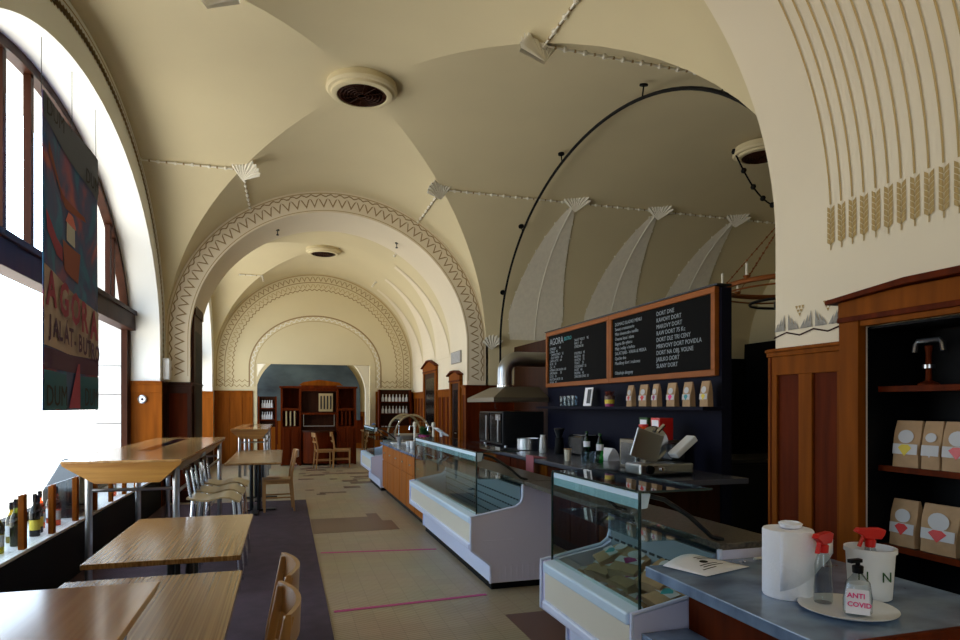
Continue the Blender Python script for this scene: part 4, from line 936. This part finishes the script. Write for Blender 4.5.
mb = MB(); leafy(mb, (2.12, 10.15, ZW+.14), .17, .22, 90, .028); mb.build('foliage', M['green'], t)
t = thing('menu_holder', 'white tilted menu holder beside the right tap column', 'menu holder', (2.25, 9.5, ZW))
MB().obox((2.2, 9.3, ZW+.24), (.2, .3, .02), Matrix.Rotation(.6, 3, 'Y')).build('tray', M['plastic_white'], t, bevel=.004)
MB().tube([(2.22, 9.3, ZW), (2.2, 9.3, ZW+.23)], .02, 8).build('stand', M['plastic_white'], t)
rr = random.Random(21)
cupspec = [(1.72, 8.5, 'plastic_white', 'white coffee cup at the front edge of the wooden counter'), (1.85, 8.8, 'blackgloss', 'black jug shaped cup in the middle of the wooden counter'), (1.75, 9.2, 'plastic_white', 'white cup beside the black cup'), (1.9, 9.3, 'steel', 'steel milk beaker on the wooden counter'),
           (1.78, 9.7, 'plastic_white', 'white bowl further back on the wooden counter'), (1.74, 10.3, 'steel', 'steel shaker standing near the far corner'), (1.8, 10.8, 'terracotta', 'brown beaker at the far end of the wooden counter')]
for x, y, m_, l in cupspec:
    t = thing('coffee_cup', l, 'cup', (x, y, ZW), 'crockery on the wooden counter'); h = rr.uniform(.07, .14)
    MB().lathe([(.025, 0), (.03, .005), (.042, h), (.039, h), (.027, .008), (.001, .008)], (x, y, ZW), 18).build('cup_body', M[m_], t)
    MB().tube([(x+.036, y, ZW+h*.8), (x+.06, y, ZW+h*.7), (x+.058, y, ZW+h*.4), (x+.032, y, ZW+h*.3)], .005, 6).build('handle', M[m_], t)
tag(MB().box(1.66, 1.92, 10.45, 10.7, ZW, ZW+.02).build('serving_tray', M['plastic_white'], bevel=.006), 'flat white tray on the far half of the wooden counter', 'tray')
# glass dome beyond
t = thing('glass_dome_case', 'glass display dome with arched brass rim at the far end', 'display dome', (2.26, 12.2, .88))
R_ = .33; yc = 12.3; zc = .95
for y in (11.85, 12.75):
    MB().tube([(2.26+R_*math.cos(a), y, zc+R_*1.15*math.sin(a)) for a in [PI*i/20 for i in range(21)]], .018, 8).build('rim', M['seatply'], t)
mb = MB(); n = 20; mb.add([(2.26+R_*math.cos(PI*i/n), y, zc+R_*1.15*math.sin(PI*i/n)) for y in (11.85, 12.75) for i in range(n+1)], [(i, i+1, n+2+i, n+1+i) for i in range(n)], 0, True); mb.build('glass_shell', M['glass'], t)
MB().box(1.94, 2.58, 11.84, 12.76, .8805, .95).build('tray', M['steel'], t)
for x in (2.0, 2.52): MB().tube([(x, 11.85, .95), (x, 11.85, 1.22)], .01, 6).build('post', M['chrome'], t)

# ------------------------------------------------------------ tables
def small_table():
    t = thing('dining_table', 'x', 'table', (0, 0, 0), 'striped wood dining tables')
    MB().box(-.36, .36, -.65, .65, .715, .742).build('tabletop', M['tablewood'], t, bevel=.004)
    for y in (-.1, .1):
        for x in (-.05, .05): MB().tube([(x, y, .03), (x, y, .7)], .022, 10).build('column', M['darksteel'], t)
    MB().box(-.2, .2, -.35, .35, .695, .714).build('mounting_plate', M['black'], t)
    MB().box(-.28, .28, -.05, .05, .0125, .035).box(-.05, .05, -.45, .45, .0125, .034).build('foot', M['darksteel'], t, bevel=.004)
    return t
T0 = small_table()
T0.location = (-.555, 2.5, 0); T0['label'] = 'striped wooden table in the foreground, nearest the two wooden chairs'
T0.rotation_euler = (0, 0, 0)
dup(T0, (-.585, 4.12, 0), 0, 'striped wooden table in front of the end of the bar table')
dup(T0, (-.43, 9.65, 0), 0, 'striped wooden table beside the single wooden chair, beyond the bar stools')
dup(T0, (-.43, 10.97, 0), 0, 'striped wooden table pushed against the far side of another, before the small bar table')
def bar_table(label, x0, x1, y0, y1, legs, inset=0):
    t = thing('bar_table', label, 'bar table', ((x0+x1)/2, (y0+y1)/2, 0), 'bar height tables by the windows')
    z = 1.05; xm = (x0+x1)/2; w_ = x1-x0
    MB().prism([(x0, z), (x1-inset, z), (x1-inset-.005, z-.02), (x1-w_*.19, z-.165), (x0+w_*.27, z-.165), (x0+.005, z-.02)], 'y', y0+.02, y1-.02).build('underframe', M['barend'], t)
    MB().box(x0, x1, y0, y1, z+.0005, z+.018).build('tabletop', M['barwood'], t, bevel=.002)
    if y1-y0 > 3: MB().box(xm-.12, xm+.0, y0+1.2, y1-.3, z+.0185, z+.0195).build('inlay', M['inlay'], t)
    for y in legs:
        for x in (x0+.16, x1-.06): MB().tube([(x, y, .013), (x, y, z-.03)], .028, 12).build('leg', M['steel'], t)
        MB().tube([(x0+.16, y, .82), (x1-.06, y, .82)], .014, 8).build('crossbar', M['steel'], t)
    MB().tube([(x1-.06, legs[0], .78), (x1-.06, legs[-1], .78)], .014, 8).build('rail', M['steel'], t)
    MB().tube([(x1-.06, legs[0], .3), (x1-.06, legs[-1], .3)], .014, 8).build('foot_rail', M['steel'], t)
    return t
bar_table('long bar table with golden chamfered end beside the tall window', -1.68, -.82, 5.68, 9.55, (5.82, 7.6, 9.4))
bar_table('short bar table at the far end of the left row', -1.0, -.33, 12.6, 16.2, (12.75, 14.4, 16.0))
bar_table('pale glossy bar table end cutting into the bottom left corner', -1.35, -.3, -.6, 1.74, (-.4, .6, 1.55), .12)

# ------------------------------------------------------------ chairs
def chair():
    """faces -X; back on +X side"""
    t = thing('dining_chair', 'x', 'chair', (0, 0, 0))
    MB().prism([(-.2, -.2), (.2, -.18), (.2, .18), (-.2, .2)], 'z', .43, .455).build('seat', M['chairwood'], t, bevel=.008)
    MB().box(-.17, .17, -.17, .17, .39, .43).build('seat_frame', M['chairwood'], t)
    for y in (-.18, .18):
        MB().prism([(-.195, .001), (-.165, .001), (-.16, .43), (-.2, .43)], 'y', y-.015, y+.015).build('leg', M['chairwood'], t, bevel=.004)
        MB().prism([(.21, .001), (.235, .001), (.2, .44), (.205, .55), (.265, .85), (.235, .85), (.175, .55), (.165, .44)], 'y', y-.014, y+.014).build('leg', M['chairwood'], t, bevel=.004)
    def rail(z0, z1, x):
        mb = MB(); n = 12; vs = []
        for i in range(n+1):
            y = -.2+.4*i/n; dx = .045*(1-(y/.2)**2)
            vs += [(x+dx, y, z0), (x+dx+.016, y, z0), (x+dx+.02, y, z1), (x+dx+.004, y, z1)]
        fs = [(4*i+k, 4*i+(k+1) % 4, 4*i+4+(k+1) % 4, 4*i+4+k) for i in range(n) for k in range(4)]+[(3, 2, 1, 0), (4*n, 4*n+1, 4*n+2, 4*n+3)]
        mb.add(vs, fs, 0, True); return mb
    rail(.76, .86, .235).build('top_rail', M['chairwood'], t, sharp=40); rail(.62, .66, .205).build('back_rail', M['chairwood'], t, sharp=40)
    for y in (-.18, .18): MB().tube([(-.18, y, .2), (.2, y, .2)], .01, 8).build('stretcher', M['chairwood'], t)
    return t
CH = chair()
CH.location = (-.25, 2.66, .0125); CH.rotation_euler = (0, 0, math.radians(3)); CH['label'] = 'beech chair at the foreground table, the farther of two seen from the back'
dup(CH, (-.255, 2.19, .0125), math.radians(4), 'beech chair at the foreground table, the nearer of two, cut by the picture edge')
dup(CH, (-.13, 9.6, .0125), math.radians(4), 'single beech chair standing sideways at the carpet edge by a striped table')
dup(CH, (.86, 15.8, .003), math.radians(180+8), 'left of the two beech chairs in front of the carved wooden cabinet')
dup(CH, (1.3, 16.0, .003), math.radians(180-6), 'right of the two beech chairs in front of the carved wooden cabinet')
def stool():
    """faces +X, back on -X side"""
    t = thing('bar_stool', 'x', 'bar stool', (0, 0, 0), 'bar stools with plywood seats')
    mb = MB(); n = 10; vs = []
    for i in range(n+1):
        x = -.19+.39*i/n; z = .745+.012*math.cos(i*.9)-.02*max(0, (i-8)/2)
        vs += [(x, -.19, z), (x, .19, z), (x, .19, z+.014), (x, -.19, z+.014)]
    mb.add(vs, [(4*i+k, 4*i+(k+1) % 4, 4*i+4+(k+1) % 4, 4*i+4+k) for i in range(n) for k in range(4)]+[(3, 2, 1, 0), (4*n, 4*n+1, 4*n+2, 4*n+3)], 0, True); mb.build('seat', M['seatply'], t, sharp=40)
    for sx in (-1, 1):
        for sy in (-1, 1): MB().tube([(sx*.15, sy*.15, .74), (sx*.2, sy*.2, .001)], .011, 8).build('leg', M['chrome'], t)
    for a in ((-.18, -.18, .18, -.18), (-.18, .18, .18, .18), (-.18, -.18, -.18, .18), (.18, -.18, .18, .18)): MB().tube([(a[0], a[1], .3), (a[2], a[3], .3)], .009, 8).build('foot_ring', M['chrome'], t)
    for y in (-.14, .14): MB().tube([(-.16, y, .74), (-.2, y, .98)], .011, 8).build('back_post', M['chrome'], t)
    for y in (-.08, 0, .08): MB().tube([(-.18, y, .76), (-.205, y, .97)], .008, 6).build('back_slat', M['darkwood'], t)
    MB().box(-.22, -.2, -.16, .16, .955, 1.0).build('back_rail', M['darkwood'], t, bevel=.006)
    return t
S0 = stool(); S0.location = (-.56, 5.62, .0125); S0['label'] = 'nearest of the three plywood bar stools beside the long bar table'
dup(S0, (-.56, 6.12, .0125), 0, 'middle of the three plywood bar stools beside the long bar table')
dup(S0, (-.56, 6.68, .0125), 0, 'farthest of the three plywood bar stools beside the long bar table')

# ------------------------------------------------------------ window ledge: glass guard, bottles, wedge
ZL = .4755
t = thing('glass_guard', 'low glass guard with short brown wooden posts along the window ledge', 'glass guard', (-1.81, 7.4, ZL))
for i in range(10):
    y = 4.73+.6*i
    MB().box(-1.83, -1.79, y-.03, y+.03, ZL, .865).build('post', M['oak'], t, bevel=.004)
    if i < 9: MB().box(-1.812, -1.808, y+.032, y+.568, ZL, .862).box(-1.813, -1.807, y+.032, y+.568, .862, .867, 1).build('pane', [M['windowglass'], M['steel']], t)
def wine(label, y, x, m, h=.31, cap='navy'):
    t = thing('wine_bottle', label, 'bottle', (x, y, ZL), 'bottles on the window ledge'); k = h/.31
    MB().lathe([(.034, 0), (.037, .006), (.037, .17*k), (.03, .2*k), (.014, .235*k), (.013, .29*k), (.015, .3*k), (.013, .31*k)], (x, y, ZL), 20).build('bottle_glass', M[m], t)
    MB().lathe([(.0155, .255*k), (.0155, .312*k), (.001, .312*k)], (x, y, ZL), 14).build('foil', M[cap], t)
    if m != 'bottle_olive': MB().lathe([(.0375, .05), (.0377, .13)], (x, y, ZL), 20).build('label', M['skin_label'] if m != 'bottle_black' else M['yellow'], t)
wine('yellow bottle at the left picture edge on the window ledge', 5.22, -1.92, 'bottle_yellow')
wine('large olive green wine bottle left of the first visible post', 5.47, -1.9, 'bottle_olive', .34)
wine('yellow green bottle just behind the olive green bottle', 5.62, -1.98, 'bottle_yellow', .3)
wine('dark bottle right behind a post, with a yellow label', 5.84, -1.9, 'bottle_black', .33)
wine('dark bottle with yellow label beside its twin, nearer the amber ones', 6.0, -1.93, 'bottle_black', .3)
wine('amber pink bottle, first after the dark ones', 6.2, -1.98, 'bottle_amber', .31)
wine('amber pink bottle with dark cap in the middle of the amber group', 6.32, -1.9, 'bottle_amber', .33)
wine('amber pink bottle partly behind the second post', 6.46, -1.98, 'bottle_amber', .3, 'plastic_white')
wine('small amber bottle alone near the far end of the ledge', 8.2, -1.9, 'bottle_amber', .24)
mb = MB().prism([(6.68, ZL), (7.35, ZL), (7.4, .98), (7.2, .98), (6.68, .74)], 'x', -2.12, -1.86); tag(mb.build('floor_monitor', M['blackgloss'], bevel=.02), 'black wedge shaped case on the window ledge behind the glass guard', 'case')

# ------------------------------------------------------------ banner
BXX = -1.9; by0, by1, bz0, bz1 = 5.97, 7.53, 1.46, 4.06
t = thing('hanging_banner', 'tall painted cloth banner reading AGORA hanging before the window', 'banner', (BXX, (by0+by1)/2, bz0))
mb = MB(); ny, nz = 14, 26; vs = []
def bxw(y, z): return BXX+.018*math.sin((y-by0)*4.2+z*.5)*(1-.3*(z-bz0)/(bz1-bz0))
for j in range(nz+1):
    for i in range(ny+1):
        y, z = by0+(by1-by0)*i/ny, bz0+(bz1-bz0)*j/nz; vs.append((bxw(y, z), y, z))
fs = [(j*(ny+1)+i, j*(ny+1)+i+1, (j+1)*(ny+1)+i+1, (j+1)*(ny+1)+i) for j in range(nz) for i in range(ny)]
mb.add(vs, fs, 0, True); o = mb.build('cloth', M['banner'], t); s2 = o.modifiers.new('thick', 'SOLIDIFY'); s2.thickness = .004; s2.offset = -1
def bpoly(name, pts, m, off=.008):
    """strip polygon pts given as bottom list and top list of (y,z)"""
    lo, hi = pts; mb = MB(); n = 14; vs = []
    for i in range(n+1):
        s_ = i/n
        def at(L):
            q = s_*(len(L)-1); k = min(int(q), len(L)-2); f = q-k; return (L[k][0]*(1-f)+L[k+1][0]*f, L[k][1]*(1-f)+L[k+1][1]*f)
        a, b = at(lo), at(hi); vs += [(bxw(*a)+off, a[0], a[1]), (bxw(*b)+off, b[0], b[1])]
    mb.add(vs, [(2*i, 2*i+2, 2*i+3, 2*i+1) for i in range(n)], 0, True); return mb.build(name, M[m], t)
e = .01
bpoly('painted_band', ([(by0, 2.0), (by0+.7, 1.97), (by1, 1.98)], [(by0, 2.66), (by0+.7, 2.57), (by1, 2.46)]), 'banner_cream')
bpoly('painted_band', ([(by0, 3.86), (by1, 3.62)], [(by0, bz1), (by1, bz1)]), 'banner_grey')
bpoly('painted_block', ([(by0, bz0+.01), (by0+.62, bz0+.01)], [(by0, 1.8), (by0+.62, 1.78)]), 'banner_teal')
bpoly('painted_block', ([(by1-.5, bz0+.01), (by1, bz0+.01)], [(by1-.5, 1.78), (by1, 1.8)]), 'banner_teal')
bpoly('painted_block', ([(by0, 1.81), (by1, 1.81)], [(by0, 1.98), (by1, 1.965)]), 'banner_plum')
bpoly('painted_house', ([(6.62, 3.0), (6.86, 2.98)], [(6.63, 3.17), (6.85, 3.15)]), 'skin_label')
bpoly('painted_house', ([(6.59, 3.17), (6.89, 3.15)], [(6.68, 3.27), (6.8, 3.26)]), 'red')
bpoly('painted_block', ([(6.55, 2.72), (6.95, 2.66)], [(6.5, 2.98), (7.0, 2.95)]), 'banner_orange')
bpoly('painted_block', ([(6.1, 3.6), (6.6, 3.28), (7.15, 3.3)], [(6.1, 3.7), (6.5, 3.38), (7.1, 3.34)]), 'banner_orange', .006)
bpoly('painted_stroke', ([(6.05, 2.95), (6.3, 2.8), (6.5, 2.78)], [(6.02, 3.12), (6.3, 2.95), (6.5, 2.9)]), 'banner_pink', .006)
bpoly('painted_triangle', ([(by0+.68, bz0+.02), (by0+1.05, bz0+.02)], [(by0+.98, 1.9), (by0+1.03, 1.9)]), 'banner_pink', .012)
YX, ZU = (0, 1, 0), (0, 0, 1)
for k, ch_ in enumerate('AGORA'):
    text('lettering', [ch_], .40, M['banner_pink'], (BXX+.03, by0+.04+k*.305, 2.64-k*.04), YX, ZU, t, xs=.85, bold=.012)
for k, ch_ in enumerate('JALÁT-BUTRO'):
    text('lettering', [ch_], .23, M['banner_plum'], (BXX+.03, by0+(.1 if k == 0 else .06+k*.135), 2.27-k*.014), YX, ZU, t, xs=.85, bold=.006)
text('lettering', ['DUM'], .25, M['banner_navy'], (BXX+.03, by0+.03, 1.69), YX, ZU, t, xs=.95); text('lettering', ['DUM'], .25, M['banner_navy'], (BXX+.03, by1-.5, 1.69), YX, ZU, t, xs=.82)
text('lettering', ['DUM'], .2, M['banner_navy'], (BXX+.03, by0+.03, 4.04), YX, ZU, t); text('lettering', ['DUM'], .2, M['banner_navy'], (BXX+.03, by1-.46, 3.84), YX, ZU, t)
for y in (by0+.01, (by0+by1)/2, by1-.01):
    zt = 2.4+2.2*math.sqrt(1-((y-CY+.12)/3.4)**2); MB().tube([(BXX, y, bz1-.03), (BXX, y, zt)], .003, 5).build('wire', M['darksteel'], t)

# ------------------------------------------------------------ carved cabinet, far end
cx0, cx1, cy_ = -.15, 1.72, 16.75
t = thing('carved_cabinet', 'carved dark red wooden buffet cabinet with two towers at the far end', 'cabinet', ((cx0+cx1)/2, cy_+.3, 0))
for a, b in ((cx0, cx0+.5), (cx1-.5, cx1)):
    w_ = MB().box(a, a+.05, cy_, cy_+.5, 0, 1.95).box(b-.05, b, cy_, cy_+.5, 0, 1.95).box(a+.05, b-.05, cy_+.45, cy_+.5, 0, 1.95).box(a+.05, b-.05, cy_, cy_+.45, .02, .98).box(a+.05, b-.05, cy_, cy_+.45, 1.38, 1.44).box(a-.03, b+.03, cy_-.03, cy_+.52, 1.95, 2.0).build('tower', M['redwood'], t, bevel=.004)
    for x in ((a+b)/2-.1, (a+b)/2+.1): MB().box(x-.08, x+.08, cy_-.016, cy_-.001, .15, .92).build('tower_door', M['redwood'], t, bevel=.008)
    for k in range(3): MB().box(a+.12+k*.1, a+.155+k*.1, cy_+.01, cy_+.03, 1.0, 1.37).build('baluster', M['seatply'] if a == cx0 else M['redwood'], t)
a, b = cx0+.5, cx1-.5
MB().box(a, b, cy_+.2, cy_+.5, 0, 1.95).build('centre_back', M['darkwood'], t)
MB().box(a, b, cy_-.0, cy_+.2, 1.28, 1.33).box(a, b, cy_, cy_+.2, 1.88, 1.95).box(a, b, cy_-.05, cy_+.5, 1.95, 2.02).build('upper_shelf', M['redwood'], t)
mb = MB(); n = 12; pts = [((a+b)/2+(b-a)/2*math.cos(PI+PI*i/n), cy_+.2+.45*math.sin(PI+PI*i/n)) for i in range(n+1)]
mb.prism(pts, 'z', .06, .84); mb.build('bowed_counter', M['redwood'], t); MB().prism([((a+b)/2+((b-a)/2+.03)*math.cos(PI+PI*i/n), cy_+.2+.49*math.sin(PI+PI*i/n)) for i in range(n+1)], 'z', .84, .88).build('counter_top', M['darkwood'], t)
MB().box(a+.43, a+.78, cy_+.05, cy_+.08, 1.36, 1.82).build('white_rack', M['orn_light'], t)
mb = MB()
for k in range(4): mb.box(a+.47+k*.08, a+.505+k*.08, cy_+.04, cy_+.049, 1.42, 1.76)
mb.build('rack_slot', M['slot'], t)
mb = MB().prism([((a+b)/2-.5, 2.02), ((a+b)/2+.6, 2.02), ((a+b)/2+.5, 2.1), ((a+b)/2, 2.17), ((a+b)/2-.4, 2.1)], 'y', cy_, cy_+.06); mb.build('crest', M['oak'], t)
MB().box(a+.05, b-.05, cy_+.02, cy_+.035, .98, 1.0).box(a+.05, a+.065, cy_+.02, cy_+.035, .98, 1.28).box(b-.065, b-.05, cy_+.02, cy_+.035, .98, 1.28).build('metal_frame', M['steel'], t)
# racks of bottles
def rack(label, x0, x1, y, zs, n, grp, m='plastic_white', top=1.92):
    t = thing('bottle_rack', label, 'rack', ((x0+x1)/2, y+.12, 0))
    mb = MB().box(x0, x0+.04, y, y+.24, 0, top).box(x1-.04, x1, y, y+.24, 0, top).box(x0, x1, y+.22, y+.24, 0, top, 1)
    mb.build('rack_frame', [M['redwood'], M['darkwood']], t)
    MB().box(x0+.04, x1-.04, y, y+.22, 0, .95).build('cupboard', M['oak'], t)
    ordn = 'first second third fourth fifth sixth seventh eighth'.split()
    for z in zs:
        MB().box(x0+.04, x1-.04, y+.01, y+.22, z-.025, z).build('shelf', M['redwood'], t)
        for k in range(n):
            x = x0+.12+(x1-x0-.24)*k/(n-1)
            o = MB().lathe([(.032, 0), (.034, .005), (.034, .1), (.013, .14), (.013, .2)], (x, y+.1, z+.001), 10).build('bottle', M[m]); tag(o, grp[1]+(', lower row, ' if z == zs[0] else ', upper row, ')+ordn[k]+' from left', 'bottle', grp[0])
rack('wooden rack with two rows of white bottles right of the far opening', 2.4, 3.3, 17.48, (1.3, 1.62), 8, ('white bottles on the far right rack', 'white bottle, far right rack'), top=1.95)
rack('low wooden rack with pale bottles left of the carved cabinet', -.72, -.25, 17.48, (1.15, 1.45), 5, ('pale bottles on the far left rack', 'pale bottle, rack left of carved cabinet'), 'skin_label', 1.75)
# back room mural on arched end wall, side table
mb = MB(); n = 28; pts = [(.75+1.75*math.cos(PI*i/n), 1.9+1.5*math.sin(PI*i/n)) for i in range(n+1)]+[(-1.0, 1.0), (2.5, 1.0)]
mb.prism(pts, 'y', 22.98, 23.0, 0); t = mb.build('wall_painting', M['mural']); tag(t, 'dark bluish arched landscape painting seen through the far opening', 'painting')
for s_ in (-1, 1):
    mb = MB(); ring(mb, fx, .75, 3.2, 2.2, 1.9, 1.75, 1.55, 1.9, 21.4, 21.6); 
    if s_ > 0: st(mb.build('wall_inner_arch', M['relief'], sharp=30))
panel_wall('wall_panelling', fx, -2.4, 4.1, 1.3, 23.05, 9, ('oak', 'redwood'), sgn=-1)
t = thing('side_table', 'small light wooden table right of the carved cabinet', 'table', (2.1, 16.6, 0))
MB().box(1.85, 2.35, 16.3, 17.0, .85, .88).build('tabletop', M['chairwood'], t)
for x in (1.9, 2.3):
    for y in (16.35, 16.95): MB().box(x-.02, x+.02, y-.02, y+.02, .002, .85).build('leg', M['chairwood'], t)
MB().box(1.9, 2.3, 16.35, 16.37, .1, .8).build('front_panel', M['oak'], t)
mb = MB().lathe([(.1, 0), (.11, .02), (.08, .12), (.03, .17), (.001, .175)], (2.15, 16.6, .8808), 20); tag(mb.build('blue_bowl', mat('blue glaze', (50, 90, 150), .4)), 'upturned blue bowl on the small table at the far end', 'bowl')
